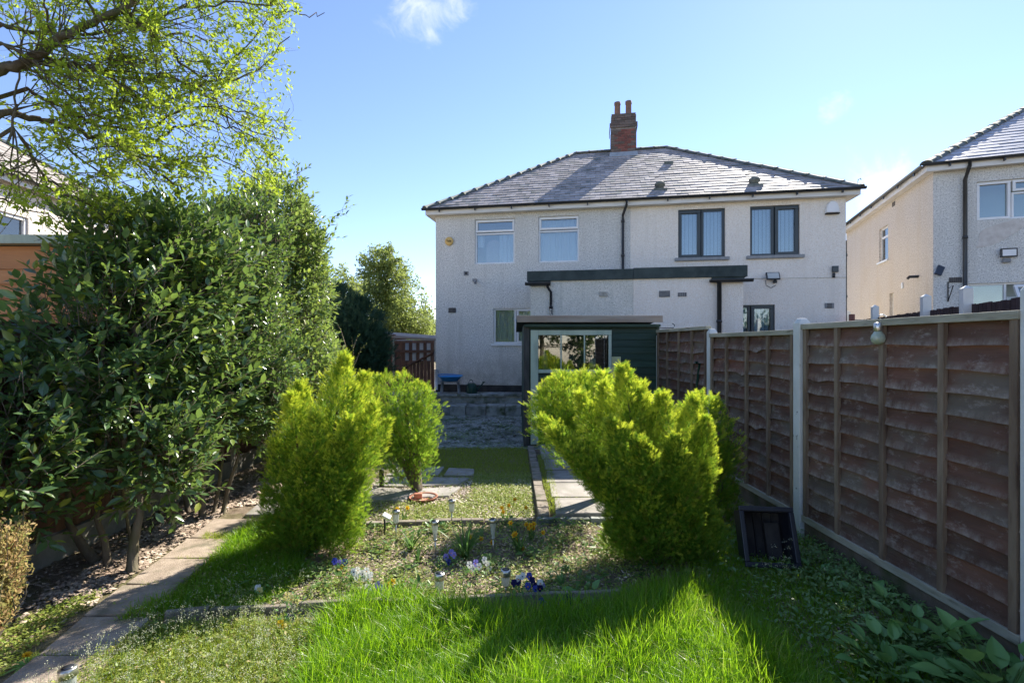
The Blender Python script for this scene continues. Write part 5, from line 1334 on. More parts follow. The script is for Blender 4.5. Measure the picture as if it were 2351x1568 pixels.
shrub('hedge_shrub', 'tall glossy shrub behind the laurel, with slim grey stems rising beside the slab path', (-3.0, 5.1, 0),
      [((-3.05, 5.2, 1.7), (.58, .62, .85)), ((-3.15, 5.2, 2.35), (.55, .6, .65)), ((-2.98, 5.5, 2.85), (.40, .5, .50)), ((-2.8, 5.35, 1.15), (.40, .55, .45)), ((-3.2, 4.8, 2.3), (.5, .5, .7))],
      4600, .064, 'laurel', sB, 22, 7)
shrub('hedge_shrub', 'tallest sunlit shrub of the hedge, sending a loose spray out against the sky', (-3.0, 6.4, 0),
      [((-3.1, 6.4, 1.9), (.56, .75, 1.0)), ((-3.15, 6.5, 2.8), (.52, .7, .7)), ((-3.05, 6.3, 3.3), (.42, .5, .5)), ((-2.85, 6.7, 1.2), (.5, .6, .7)), ((-2.88, 6.7, 2.6), (.32, .4, .8)), ((-2.85, 6.5, 3.05), (.28, .35, .45))],
      5200, .066, 'privet', [([Vector((-3.0, 6.4, 0)), Vector((-3.0, 6.4, 1)), Vector((-2.9, 6.4, 2.6))], .05), ([Vector((-2.8, 6.5, 0)), Vector((-2.7, 6.5, 1)), Vector((-2.6, 6.5, 2.2))], .03)], 23, 7,
      extra_twigs=[(Q(700, 590, 6.4), Q(790, 472, 6.4)), (Q(690, 600, 6.5), Q(760, 545, 6.5)), (Q(670, 430, 6.3), Q(690, 395, 6.3))])
shrub('hedge_shrub', 'far end shrub of the hedge beside the dark conifer', (-3.2, 8.0, 0),
      [((-3.6, 8.0, 1.6), (.6, .9, 1.2)), ((-3.7, 8.2, 2.8), (.55, .8, .9)), ((-3.7, 8.6, 1.2), (.6, .8, .9)), ((-3.05, 7.4, .7), (.5, .6, .55))],
      3600, .07, 'privet', [([Vector((-3.2, 8.0, 0)), Vector((-3.2, 8, 2.4))], .05)], 24, 6)
# russet heath-like shrub at the left edge
g0 = np.random.default_rng(31)
hb = (-3.08, 2.85, 0)
def twiggy(name, label, base, n, hgt, spread, leaf, m, seed, lean=(0, 0), cat='shrub', leaf_n=16):
    g = np.random.default_rng(seed); root = empty(name, label, cat, loc=base)
    LP, LD = [], []; tb_ = MB()
    for i in range(n):
        a = g.random()*2*pi; rr = spread*sqrt(g.random()); h = hgt*(.45 + .55*g.random())
        p0 = np.array([rr*.35*cos(a), rr*.35*sin(a), 0]); p1 = np.array([rr*cos(a) + lean[0]*h, rr*sin(a) + lean[1]*h, h]); mid = (p0 + p1)/2 + g.normal(size=3)*.03
        tb_.tube([p0, mid, p1], [.005, .004, .002], 4, cap=False)
        for t in np.linspace(.25, 1, leaf_n):
            c = (p0*(1-t)**2 + 2*mid*t*(1-t) + p1*t*t)
            for k in range(3): LP.append(c + g.normal(size=3)*.012); LD.append(norm(g.normal(size=3) + np.array([0, 0, .6])))
    LP, LD = np.array(LP), np.array(LD)
    scatter('foliage', SLEAF_V, SLEAF_F, LP, frames(LD, norm(g.normal(size=LP.shape))), leaf*(.6 + .8*g.random(len(LP))), M[m], None, root)
    tb_.build('twigs', M['bark'], root); return root
twiggy('heath_shrub', 'russet fine-leaved shrub at the bottom left corner beside the path', hb, 150, .74, .25, .027, 'heather', 31, leaf_n=30)

# ------------------------------------------------------------ overhanging tree, top left
gt_ = np.random.default_rng(77)
tree = empty('overhanging_tree', 'spring tree with mossy branches and fresh yellow-green leaves reaching over the hedge at top left', 'tree', loc=(-4.9, 3.3, 0))
TB = Vector((-4.9, 3.3, 0))
MB().tube([TB - TB, Vector((.05, 0, 1.2)), Vector((0.0, .1, 2.4)), Vector((.15, .1, 3.2)), Vector((.1, .2, 4.4))], [.17, .14, .125, .11, .08], 12).build('trunk', M['branch'], tree)
limbs = []     # (points, r0)
def limb(px, Y0_, Y1_, r0, r1=.008, start=None):
    n = len(px); pts = [Q(x, y, Y0_ + (Y1_-Y0_)*i/(n-1)) for i, (x, y) in enumerate(px)]
    if start: pts = [Vector(start)] + pts
    # resample with a slight wander
    out = []
    for i in range(len(pts)-1):
        for k in range(4):
            t = k/4; p = pts[i].lerp(pts[i+1], t)
            out.append(p + Vector(gt_.normal(size=3)*.012))
    out.append(pts[-1]); m = len(out)
    limbs.append(([p for p in out], [r0 + (r1-r0)*(i/(m-1))**.8 for i in range(m)]))
T1, T2, T3 = TB + Vector((.1, .1, 3.0)), TB + Vector((.1, .1, 3.5)), TB + Vector((0, .1, 2.3))
limb([(0, 152), (60, 142), (110, 110), (180, 65), (240, 40), (290, 20), (340, -30)], 3.3, 3.6, .034, .02, T1)
limb([(0, 160), (90, 145), (170, 150), (230, 165), (270, 190), (300, 210)], 3.4, 3.8, .030, .012, T1)
limb([(0, 265), (60, 268), (120, 282), (190, 300), (260, 330), (310, 365), (370, 400), (420, 440)], 3.5, 4.2, .030, .008, T3)
limb([(265, 195), (310, 180), (370, 170), (430, 190), (480, 220), (520, 270), (570, 350), (610, 410)], 3.8, 4.6, .016, .004)
limb([(240, 40), (300, 50), (340, 65), (400, 80), (450, 85), (520, 100)], 3.5, 4.3, .016, .005)
limb([(0, 60), (80, 75), (180, 75), (300, 60), (420, 20), (520, 8), (640, 12), (700, 40), (745, 30)], 3.3, 4.6, .018, .003, T2)
limb([(60, 200), (150, 250), (220, 290), (330, 300), (420, 250), (520, 240), (600, 280), (640, 330)], 3.5, 4.5, .016, .004, T1)
limb([(0, 100), (60, 130), (130, 190), (200, 260), (260, 280)], 3.2, 3.6, .014, .005, T2)
limb([(300, 40), (360, 95), (440, 160), (520, 190), (600, 160), (665, 85)], 3.6, 4.5, .013, .004)
limb([(40, 300), (80, 380), (120, 420), (180, 440)], 3.4, 3.7, .016, .005, T3)
limb([(330, 330), (400, 300), (470, 280), (560, 300), (640, 370), (650, 400)], 4.0, 4.6, .011, .003)
limb([(200, 0), (240, 70), (290, 130), (350, 230), (400, 300)], 3.3, 4.0, .010, .003)
limb([(100, 0), (110, 60), (180, 170), (200, 240)], 3.2, 3.5, .009, .003)
limb([(20, 330), (40, 230), (50, 130), (70, 20)], 3.3, 3.4, .008, .004)
limb([(300, 345), (380, 370), (470, 360), (560, 390), (620, 440)], 4.0, 4.6, .010, .003)
limb([(-40, 360), (40, 400), (130, 440), (230, 480), (300, 510)], 3.4, 3.9, .012, .003, T3)
limb([(-60, 430), (20, 470), (90, 490), (150, 520)], 3.3, 3.5, .008, .003)
limb([(120, 300), (190, 370), (260, 420), (340, 440)], 3.5, 4.0, .010, .003)
limb([(430, 190), (520, 215), (600, 250), (660, 300)], 4.2, 4.7, .008, .003)
limb([(520, 270), (580, 300), (640, 320), (665, 250)], 4.4, 4.8, .008, .003)
limb([(300, 250), (390, 230), (500, 180), (600, 60), (660, 20)], 3.9, 4.5, .010, .003)
twig_m = MB(); leafP, leafD = [], []
def ok(p):
    if p.y < .5: return True
    x, y = proj(p)
    if x < -150: return gt_.random() < .5
    lim = 720 if y < 60 else 680
    return x < lim + gt_.normal()*18 and y < (540 if x < 330 else 455) + gt_.normal()*15
def grow(p, d, L, r_, lev):
    n = 5; pts = [p]; dd = d.copy()
    for i in range(n):
        dd = (dd + Vector(gt_.normal(size=3))*.16 + Vector((.01, 0, -.02))).normalized(); pts.append(pts[-1] + dd*(L/n))
    if not ok(pts[-1]) or not ok(pts[2]): return
    twig_m.tube(pts, [r_*(1 - .7*i/n) for i in range(n+1)], 5 if lev < 1 else 4, cap=False)
    if lev >= 1 or L < .3:
        for i in range(1, n+1):
            if gt_.random() < .56:
                for k in range(int(gt_.integers(2, 6))):
                    leafP.append(pts[i] + Vector(gt_.normal(size=3))*.012); leafD.append((dd*.5 + Vector(gt_.normal(size=3))*.7 + Vector((0, 0, .25))).normalized())
    if lev < 2:
        for k in range(int(gt_.integers(2, 5)) if lev == 0 else int(gt_.integers(2, 4))):
            i = int(gt_.integers(1, n+1)); q = Vector(gt_.normal(size=3)); q = (q - q.project(dd)).normalized()
            grow(pts[i], (dd*.75 + q*.75 + Vector((0, 0, .12))).normalized(), L*gt_.uniform(.4, .7), r_*.55, lev + 1)
for pts, rad in limbs:
    MB().tube(pts, rad, 8).build('branch', M['branch'], tree, loc=-TB)
    Lt = sum((pts[i+1] - pts[i]).length for i in range(len(pts)-1)); ns = int(Lt * 9.5)
    for k in range(ns):
        i = int(gt_.integers(int(len(pts)*.12), len(pts)-1)); d = (pts[i+1] - pts[i]).normalized()
        q = Vector(gt_.normal(size=3)); q = (q - q.project(d)).normalized()
        grow(pts[i], (d*.8 + q*.8 + Vector((.1, 0, .1))).normalized(), gt_.uniform(.3, .75), min(.006, rad[i]*.5), 0 if gt_.random() < .6 else 1)
tw_ = twig_m.build('twigs', M['branch'], tree, loc=-TB)
LPn, LDn = np.array([tuple(p) for p in leafP]), np.array([tuple(p) for p in leafD])
print('tree leaves', len(LPn))
scatter('crown', SLEAF_V, SLEAF_F, LPn - np.array(TB), frames(LDn, norm(gt_.normal(size=LPn.shape) + np.array([0, 0, .8]))), .036*(.6 + .9*gt_.random(len(LPn))), M['fresh'], None, tree)

# ------------------------------------------------------------ distant trees behind
def far_tree(name, label, base, trunk_top, clumps, nleaf, leaf, m, seed, tr=.14):
    g = np.random.default_rng(seed); root = empty(name, label, 'tree', loc=base); B = np.array(base)
    tm = MB(); tt = Vector(trunk_top) - Vector(base)
    tm.tube([(0, 0, 0), tt*.5 + Vector((.1, 0, 0)), tt], [tr, tr*.7, tr*.3], 8)
    P = []
    for (c, r) in clumps:
        c = np.array(c); tm.tube([tt*g.uniform(.4, .8), Vector(c - B)*.8 + tt*.1, Vector(c - B)], [tr*.35, tr*.2, .02], 5)
        n = int(nleaf * r**2 / sum(q**2 for _, q in clumps)); sub = max(6, n//55)
        cs_ = c + norm(g.normal(size=(sub, 3)))*(r*g.random((sub, 1))**.35)
        P.append(cs_[g.integers(0, sub, n)] + g.normal(size=(n, 3))*r*.13)
    P = np.concatenate(P); D = norm(g.normal(size=P.shape) + np.array([0, 0, -.2]))
    scatter('crown', SLEAF_V, SLEAF_F, P - B, frames(D, norm(g.normal(size=P.shape))), leaf*(.6 + .8*g.random(len(P))), M[m], None, root)
    tm.build('trunk', M['branch'], root); return root
def cl(lst, Y): return [(tuple(Q(x, y, Y + dy)), r) for x, y, r, dy in lst]
far_tree('tall_tree', 'tall pale green tree between hedge and house, highest of the far trees', tuple(Q(890, 850, 24)), Q(880, 640, 24),
         cl([(870, 605, 1.0, 0), (890, 650, 1.3, .5), (850, 650, 1.0, 0), (920, 690, 1.3, 0), (870, 710, 1.5, 0), (930, 740, 1.4, -.5), (885, 590, .6, 0), (940, 770, 1.4, 0), (860, 760, 1.5, 0), (910, 620, .7, 0)], 24), 26000, .15, 'birch', 41)
far_tree('slender_tree', 'thin half-leaved tree with sky showing through, beside the hedge edge', tuple(Q(790, 850, 21)), Q(785, 660, 21),
         cl([(785, 640, .7, 0), (765, 670, .9, 0), (800, 680, .9, 0), (775, 710, 1.1, 0), (750, 700, .8, 0), (815, 720, .9, 0), (790, 750, 1.2, 0)], 21), 9500, .12, 'birch', 42)
far_tree('round_tree', 'rounded yellow-green tree lowest in the gap, against the house corner', tuple(Q(975, 850, 27)), Q(975, 760, 27),
         cl([(975, 750, 1.0, 0), (990, 765, 1.0, 0), (960, 775, 1.0, 0), (1010, 775, 1.2, 0), (985, 790, 1.2, 0)], 27), 6000, .15, 'birch', 43)
far_tree('reflected_tree', 'big leafy tree behind the viewpoint, showing only in the shed and house windows', (1.5, -9, 0), (1.5, -9, 3.5), [((1.5, -9, 4.5), 2.2), ((0, -9, 3.2), 1.6), ((3.2, -9.5, 3.4), 1.8), ((2, -9, 6), 1.3)], 9000, .26, 'birch', 44)
far_tree('reflected_tree', 'wide dark bushy tree behind the viewpoint, showing only low in the window glass', (-3.5, -11, 0), (-3.5, -11, 2.0), [((-4, -11, 2.0), 2.0), ((-1.5, -11, 1.6), 1.7), ((-6.5, -11, 2), 2.0), ((5, -11, 1.8), 2.0), ((8, -11, 2.2), 2.2)], 9000, .28, 'yew', 45)
# bare sapling in front of the dark conifer
sap = empty('bare_sapling', 'thin budding sapling in front of the dark conifer', 'sapling', loc=tuple(G(812, 900)))
sb_ = Vector(sap.location); sY = 7.6
sap.location = (Q(815, 900, sY).x, sY, 0); sb_ = Vector(sap.location)
tm = MB(); bp, bd = [], []
for px in ([(815, 1000), (816, 900), (812, 830), (808, 775)], [(812, 850), (795, 800), (783, 760), (775, 745)], [(812, 840), (830, 800), (842, 790)], [(812, 830), (800, 810), (780, 790)], [(810, 800), (820, 775), (828, 768)]):
    pts = [Q(x, y, sY) - sb_ for x, y in px]; pts[0].z = max(0, pts[0].z) if len(px) == 4 and px[0][1] == 1000 else pts[0].z
    tm.tube(pts, [.012 - .009*i/(len(pts)-1) for i in range(len(pts))], 5)
    for i in range(len(pts)-1):
        for t in np.linspace(0, 1, 7): bp.append(tuple(pts[i].lerp(pts[i+1], t))); bd.append(tuple(Vector(R.uniform(-1, 1) for _ in range(3)).normalized()))
tm.build('stem', M['bark'], sap)
bp, bd = np.array(bp), np.array(bd)
scatter('foliage', SLEAF_V, SLEAF_F, bp, frames(bd, np.roll(bd, 1, 0)), .028*np.ones(len(bp)), M['birch'], None, sap)
# ------------------------------------------------------------ grass, weeds, litter
def blade_template(bend, n=3, w=.03):
    v, f = [], []
    for i in range(n):
        t = i/n; ww = w*(1 - t*.55); v += [(-ww, t*(1 - .25*bend*t), bend*t*t), (ww, t*(1 - .25*bend*t), bend*t*t)]
    v.append((0, 1 - .25*bend, bend)); 
    for i in range(n-1): f += [(2*i, 2*i+1, 2*i+3), (2*i, 2*i+3, 2*i+2)]
    f.append((2*n-2, 2*n-1, 2*n)); return v, f
BT = [blade_template(b, 3) for b in (.1, .35, .6, .9)]
def vnoise(x, y, s, seed=0):
    return .5 + .5*np.sin(x*s*1.7 + seed + 1.3*np.sin(y*s*.9 + seed*2))*np.sin(y*s*1.9 - seed + 1.1*np.sin(x*s*1.2))
def inpoly(x, y, poly):
    c = np.zeros(len(x), bool); n = len(poly)
    for i in range(n):
        x0, y0 = poly[i]; x1, y1 = poly[(i+1) % n]
        if y0 == y1: continue
        c ^= ((y0 > y) != (y1 > y)) & (x < (x1-x0)*(y-y0)/(y1-y0) + x0)
    return c
def sample(poly, n, g, dens=None):
    xs, ys = [p[0] for p in poly], [p[1] for p in poly]; X, Y = [], []
    tot = 0
    while tot < n:
        x = g.uniform(min(xs), max(xs), n*2); y = g.uniform(min(ys), max(ys), n*2); k = inpoly(x, y, poly)
        if dens is not None: k &= g.random(n*2) < dens(x, y)
        X.append(x[k]); Y.append(y[k]); tot += int(k.sum())
    return np.concatenate(X)[:n], np.concatenate(Y)[:n]
def grass(name, poly, n, h, m, seed, dens=None, clump=None, lean=.35, hfun=None, wid=1.0, z=0.0, label=None):
    g = np.random.default_rng(seed); x, y = sample(poly, n, g, dens)
    if clump:
        nc = int(n/clump); cx, cy = x[:nc], y[:nc]; k = g.integers(0, nc, n); x = cx[k] + g.normal(size=n)*.022; y = cy[k] + g.normal(size=n)*.022
        cl_ = norm(np.stack([g.normal(size=nc), g.normal(size=nc)], 1)); 
    parts = []
    hh = h*(.45 + .75*g.random(n))
    if hfun is not None: hh = hh*hfun(x, y)
    az = g.random(n)*2*pi
    up = np.stack([np.cos(az)*lean*g.random(n), np.sin(az)*lean*g.random(n), np.ones(n)], 1)
    if clump: up[:, 0] += (x - cx[k])*9; up[:, 1] += (y - cy[k])*9
    D = norm(up); Nn = np.stack([np.cos(az), np.sin(az), np.zeros(n)], 1)
    FRm = frames(D, Nn)
    which = g.integers(0, 4, n); P = np.stack([x, y, np.full(n, z)], 1)
    S = np.stack([wid*.10*np.ones(n)*(.7 + .6*g.random(n)), hh, hh], 1)
    objs = []
    Vs, Fs, Va, o = [], [], [], 0
    for k_ in range(4):
        mk = which == k_; tv, tf = BT[k_]; tv, tf = np.array(tv), np.array(tf); N = int(mk.sum())
        V = np.einsum('nij,nkj->nki', FRm[mk], tv[None]*S[mk][:, None, :]) + P[mk][:, None, :]
        Fi = tf[None] + (np.arange(N)*len(tv))[:, None, None] + o
        Vs.append(V.reshape(-1, 3)); Fs.append(Fi.reshape(-1, 3)); Va.append(np.repeat(g.random(N), len(tv))); o += N*len(tv)
    V, Fc, Va = np.concatenate(Vs), np.concatenate(Fs), np.concatenate(Va)
    me = bpy.data.meshes.new(name); me.vertices.add(len(V)); me.vertices.foreach_set('co', V.astype(np.float32).ravel())
    me.loops.add(Fc.size); me.loops.foreach_set('vertex_index', Fc.astype(np.int32).ravel())
    me.polygons.add(len(Fc)); me.polygons.foreach_set('loop_start', np.arange(0, Fc.size, 3, dtype=np.int32))
    me.materials.append(M[m]); a = me.attributes.new('var', 'FLOAT', 'POINT'); a.data.foreach_set('value', Va.astype(np.float32)); me.update(calc_edges=True)
    ob = bpy.data.objects.new(name, me); COL.objects.link(ob); tag(ob, label, 'grass', kind='stuff'); return ob
def low_leaves(name, poly, n, size, m, seed, label, dens=None, zmax=.05, cat='weeds', tmpl=None, flat=1.5):
    g = np.random.default_rng(seed); x, y = sample(poly, n, g, dens)
    P = np.stack([x, y, .006 + zmax*g.random(n)**1.6], 1); az = g.random(n)*2*pi
    D = norm(np.stack([np.cos(az), np.sin(az), g.normal(size=n)*.35 + .15], 1)); Nn = norm(np.stack([g.normal(size=n)*.45, g.normal(size=n)*.45, np.full(n, flat)], 1))
    tv, tf = tmpl or (SLEAF_V, SLEAF_F)
    o = scatter(name, tv, tf, P, frames(D, Nn), size*(.5 + .9*g.random(n)), M[m]); tag(o, label, cat, kind='stuff'); return o
def chips(name, poly, n, size, m, seed, label, cat='litter', dens=None, zmax=.012):
    g = np.random.default_rng(seed); x, y = sample(poly, n, g, dens)
    tv = [(-.5, -.3, 0), (.5, -.25, .05), (.45, .3, 0), (-.4, .3, .08), (0, 0, .3)]; tf = [(0, 1, 4), (1, 2, 4), (2, 3, 4), (3, 0, 4)]
    P = np.stack([x, y, .002 + zmax*g.random(n)], 1); az = g.random(n)*2*pi
    D = norm(np.stack([np.cos(az), np.sin(az), g.normal(size=n)*.2], 1)); Nn = norm(np.stack([g.normal(size=n)*.3, g.normal(size=n)*.3, np.ones(n)], 1))
    S = size*(.4 + 1.0*g.random((n, 1)))*np.array([[1, 1, .6]])*(.6 + .8*g.random((n, 3)))
    o = scatter(name, tv, tf, P, frames(D, Nn), S, M[m]); tag(o, label, cat, kind='stuff'); return o

front = [(-1.02, 1.9), (1.45, 1.9), (1.55, 2.5), (1.48, 3.2), (1.35, 3.55), (.95, 3.5), (.55, 3.22), (.15, 3.18), (-.2, 3.14), (-.5, 3.28), (-.75, 3.36), (-1.05, 3.30), (-1.2, 3.1), (-1.08, 2.7)]
grass('long_grass', front, 50000, .19, 'grass', 51, clump=9, lean=.5, wid=.78, hfun=lambda x, y: .65 + .55*vnoise(x, y, 3.2, 1), label='long bright green grass filling the foreground')
grass('verge_grass', [(-2.5, 3.1), (-1.7, 3.2), (-1.5, 3.7), (-1.75, 4.1), (-2.1, 4.75), (-2.55, 4.75), (-2.42, 3.9), (-2.35, 3.4)], 13000, .085, 'grass', 52, lean=.5, wid=.75, hfun=lambda x, y: .6 + .7*vnoise(x, y, 4, 2) + .6*(y > 4.2), label='shorter grass between slab path and flower bed')
grass('path_tufts', [(-2.75, 4.38), (-2.48, 4.36), (-2.5, 4.5), (-2.8, 4.5)], 700, .07, 'lawn', 53, lean=.6, wid=.6, label='dry grass tuft growing over a path joint')
for k, (a, b_) in enumerate(((-2.55, 3.55), (-2.6, 3.99), (-2.62, 2.75))):
    grass('path_tufts', [(a - .12, b_ - .02), (a + .22, b_ - .02), (a + .22, b_ + .03), (a - .12, b_ + .03)], 260, .045, 'lawn', 54 + k, lean=.7, wid=.5, label=('yellow-green grass sprouting in the joint of the path nearest the shadow edge', 'grass wisps in the joint of the sunny part of the path', 'few grass wisps in the shaded joint of the path near the bottom edge')[k])
weedy = [(-2.32, 2.0), (-1.2, 2.0), (-1.1, 2.5), (-1.2, 3.1), (-1.6, 3.14), (-2.25, 3.05), (-2.3, 2.7)]
grass('moss_grass', weedy, 21000, .06, 'lawn', 58, lean=.7, wid=.6, dens=lambda x, y: .35 + .65*vnoise(x, y, 4, 5), label='short yellow-green mossy grass at the lower left of the garden')
low_leaves('low_weeds', weedy, 5200, .026, 'weed', 59, 'small weed leaves among the moss at lower left', zmax=.05)
bed = [(-2.0, 3.2), (-.3, 3.36), (1.1, 3.5), (1.5, 3.7), (1.3, 4.75), (.25, 4.82), (-1.7, 4.68), (-2.1, 4.5), (-1.75, 3.9)]
low_leaves('low_weeds', bed, 10000, .030, 'weed', 60, 'scattered seedlings and weeds over the soil of the flower bed', zmax=.05, dens=lambda x, y: .18 + .8*vnoise(x, y, 5, 3)**2)
low_leaves('low_weeds', bed, 1500, .055, 'strap', 160, 'larger weed leaves in loose groups over the flower bed', zmax=.09, dens=lambda x, y: np.clip(vnoise(x, y, 6, 1)*1.6 - .7, 0, 1))
chips('soil_crumbs', bed, 7000, .018, 'chips', 61, 'brown crumbs and dead leaf bits on the flower bed')
mid = [(-1.75, 4.78), (.22, 4.9), (.25, 6.6), (-1.75, 6.6)]
chips('gravel', mid, 9000, .020, 'gravel', 62, 'pale gravel among moss between the flower bed and the rear lawn', 'gravel')
def crazy(x, y): return np.where((x < -.5) & (y > 5.42), .16, 1.0)
low_leaves('moss_weeds', mid, 15000, .024, 'weed', 63, 'yellow-green creeping weeds over the gravel behind the bed', zmax=.035, dens=lambda x, y: crazy(x, y)*(.25 + .75*vnoise(x, y, 2.6, 4)*np.clip((x + 1.9)/1.2, .25, 1)))
grass('moss_grass', mid, 9000, .035, 'lawn', 64, lean=.8, wid=.55, dens=lambda x, y: crazy(x, y)*np.clip((x + 1.4)/1.3, .08, 1), label='fine yellowish grass in the sunlit middle of the garden')
rear = [(-1.1, 6.35), (.24, 6.35), (.25, 8.3), (-1.5, 8.3)]
grass('rear_lawn', rear, 22000, .05, 'lawn', 65, lean=.7, wid=.6, label='short shaded lawn in front of the shed')
grass('step_grass', [(.38, 4.9), (.5, 4.9), (.56, 7.5), (.38, 7.5)], 3600, .045, 'lawn', 66, lean=.7, wid=.5, z=.06, label='grass creeping between bricks and slabs of the raised path')
grass('step_grass', [(.42, 5.36), (1.0, 5.36), (1.0, 5.44), (.42, 5.44)], 350, .035, 'lawn', 67, lean=.7, wid=.5, z=.06, label='grass line in the nearest cross joint of the raised path')
low_leaves('moss_weeds', [(-2.4, 8.3), (2.0, 8.3), (1.8, 11.9), (-2.4, 11.9)], 6000, .035, 'clover', 68, 'dull green creeping plants over the cobbled ground before the steps', zmax=.03, dens=lambda x, y: vnoise(x, y, 1.5, 2)**2)
chips('cobbles', [(-2.4, 8.2), (1.9, 8.2), (1.9, 12.0), (-2.4, 12.0)], 2600, .055, 'darkstone', 69, 'broken dark cobbles and rubble in the shade before the patio steps', 'rubble')
right = [(1.6, 2.0), (2.72, 2.0), (2.72, 4.7), (1.6, 4.7), (1.35, 3.6), (1.55, 2.8)]
grass('shade_grass', right, 17000, .075, 'grass', 70, clump=12, lean=.6, wid=.8, dens=lambda x, y: np.clip(1.1 - (x - 1.5)*.9, .12, 1), label='darker shaded grass between the bright grass and the fence')
low_leaves('ground_ivy', right, 8500, .038, 'clover', 71, 'small round-leaved ground cover in the shade along the fence', zmax=.07, dens=lambda x, y: np.clip((x - 1.5)*1.1, .1, 1)*(.3 + .7*vnoise(x, y, 4, 9)))
chips('soil_crumbs', right, 2600, .02, 'chips', 72, 'leaf litter in the shade along the fence foot')
grass('side_grass', [(.95, 3.5), (1.7, 3.5), (2.6, 4.6), (2.5, 6.2), (1.3, 6.2), (1.4, 4.6)], 6500, .06, 'lawn', 73, lean=.6, wid=.7, label='sparse grass around the foot of the right conifer and crate')
# litter strip by the hedge
strip = [(-3.0, 3.3), (-2.82, 3.3), (-2.98, 5.3), (-2.3, 5.5), (-2.4, 6.2), (-3.2, 6.3), (-3.4, 4.6), (-3.25, 3.4)]
chips('bark_litter', strip, 5200, .030, 'chips', 74, 'brown bark and dry leaves between the hedge stems and the slab path')
chips('bark_litter', [(-3.7, 1.6), (-2.7, 1.6), (-2.85, 3.4), (-3.2, 5), (-3.2, 8), (-3.7, 8)], 4200, .028, 'chips', 75, 'dark litter under the laurel shrub')
low_leaves('low_weeds', [(-3.05, 2.5), (-2.68, 2.55), (-2.84, 3.45), (-3.0, 3.35), (-3.15, 2.9)], 2600, .026, 'weed', 76, 'yellow-green creeping weeds on the left edge of the path', zmax=.05)
low_leaves('low_weeds', [(-2.72, 3.3), (-2.45, 3.3), (-2.3, 4.7), (-1.7, 4.7), (-1.7, 3.3), (-2.3, 3.1)], 2600, .022, 'weed', 77, 'weeds mixed in the verge beside the path', zmax=.05)

# white-flowered weeds (uncountable): stems and heads joined
def white_weeds(name, poly, n, label, seed, h=.16):
    g = np.random.default_rng(seed); x, y = sample(poly, n, g)
    root = empty(name, label, 'weeds', kind='stuff')
    hh = h*(.5 + .8*g.random(n)); lean = g.normal(size=(n, 2))*.18
    P = np.stack([x, y, np.zeros(n)], 1); D = norm(np.stack([lean[:, 0], lean[:, 1], np.ones(n)], 1))
    T = P + D*hh[:, None]
    sv = [(-.5, 0, 0), (.5, 0, 0), (0, 1, 0), (0, 0, .6)]; sf_ = [(0, 1, 2), (1, 3, 2), (3, 0, 2)]
    S = np.stack([np.full(n, .003), hh, np.full(n, .003)], 1)
    o1 = scatter('stem', sv, sf_, P, frames(D, norm(g.normal(size=(n, 3)))), S, M['strap'], None, root); o1['kind'] = 'stuff'
    k = 11; HP = np.repeat(T, k, 0) + g.normal(size=(n*k, 3))*np.array([.010, .010, .007]); 
    d = norm(g.normal(size=(n*k, 3)) + np.array([0, 0, .4]))
    o2 = scatter('flower_head', SLEAF_V, SLEAF_F, HP, frames(d, norm(g.normal(size=d.shape))), .008*np.ones(n*k), M['petal_tiny'], None, root); o2['kind'] = 'stuff'
    k = 8; t = g.random(n*k); HP = np.repeat(P, k, 0) + np.repeat(D*hh[:, None], k, 0)*t[:, None]; d = norm(g.normal(size=(n*k, 3))*np.array([1, 1, .3]) + np.array([0, 0, .4]))
    o3 = scatter('leaf', SLEAF_V, SLEAF_F, HP, frames(d, norm(g.normal(size=d.shape))), .022*np.ones(n*k)*(1.2 - t), M['weed'], None, root); o3['kind'] = 'stuff'
    return root
white_weeds('white_flowering_weeds', weedy, 620, 'mass of tiny white-flowered weeds at the lower left', 81)
white_weeds('white_flowering_weeds', [(-2.3, 3.2), (-1.4, 3.2), (-.3, 3.3), (.6, 3.4), (.6, 3.75), (-.5, 3.7), (-1.9, 3.6)], 190, 'scattered tiny white-flowered weeds along the front edge of the bed', 82, .12)
white_weeds('white_flowering_weeds', [(1.75, 3.45), (2.2, 3.45), (2.2, 3.7), (1.75, 3.7)], 16, 'few thin white-flowered weeds in front of the black crate', 83, .26)

# ------------------------------------------------------------ bedding plants
def lance_clump(name, label, base, n, h, seed, m='strap', cat='plant', w=.35, lean=.5):
    g = np.random.default_rng(seed); root = empty(name, label, cat, loc=base)
    for i in range(n):
        az = g.random()*2*pi; L = h*(.55 + .5*g.random()); ln = lean*g.random(); mb = MB(); vs_, fs = [], []
        p = Vector((g.normal()*.012, g.normal()*.012, 0)); d = Vector((cos(az)*ln, sin(az)*ln, 1)).normalized(); s = Vector((-sin(az), cos(az), 0))
        for k in range(6):
            t = k/5; wd = .0085*w/.35*(1 - t**2.2) + .0006
            vs_ += [p - s*wd, p + Vector((cos(az), sin(az), 0))*(-wd*.5), p + s*wd]
            d = (d + Vector((cos(az)*.10, sin(az)*.10, -.03 - .10*t*ln*2))).normalized(); p = p + d*(L/5)
        for k in range(5):
            a = k*3; fs += [(a, a+1, a+4, a+3), (a+1, a+2, a+5, a+4)]
        mb.add(vs_, fs, True); mb.build('leaf', M[m], root)
    return root
lance_clump('strap_leaf_clump', 'tallest clump of upright strap leaves in the middle of the flower bed', tuple(G(1068, 1282)), 34, .34, 91, lean=.55)
lance_clump('strap_leaf_clump', 'spreading strap-leaved clump on the left of the bed, right of the leftmost lantern', tuple(G(942, 1262)), 22, .21, 92, lean=.9)
lance_clump('strap_leaf_clump', 'small drooping strap-leaved clump under the first lantern with a cone shade', tuple(G(960, 1290)), 14, .15, 93, lean=1.0)
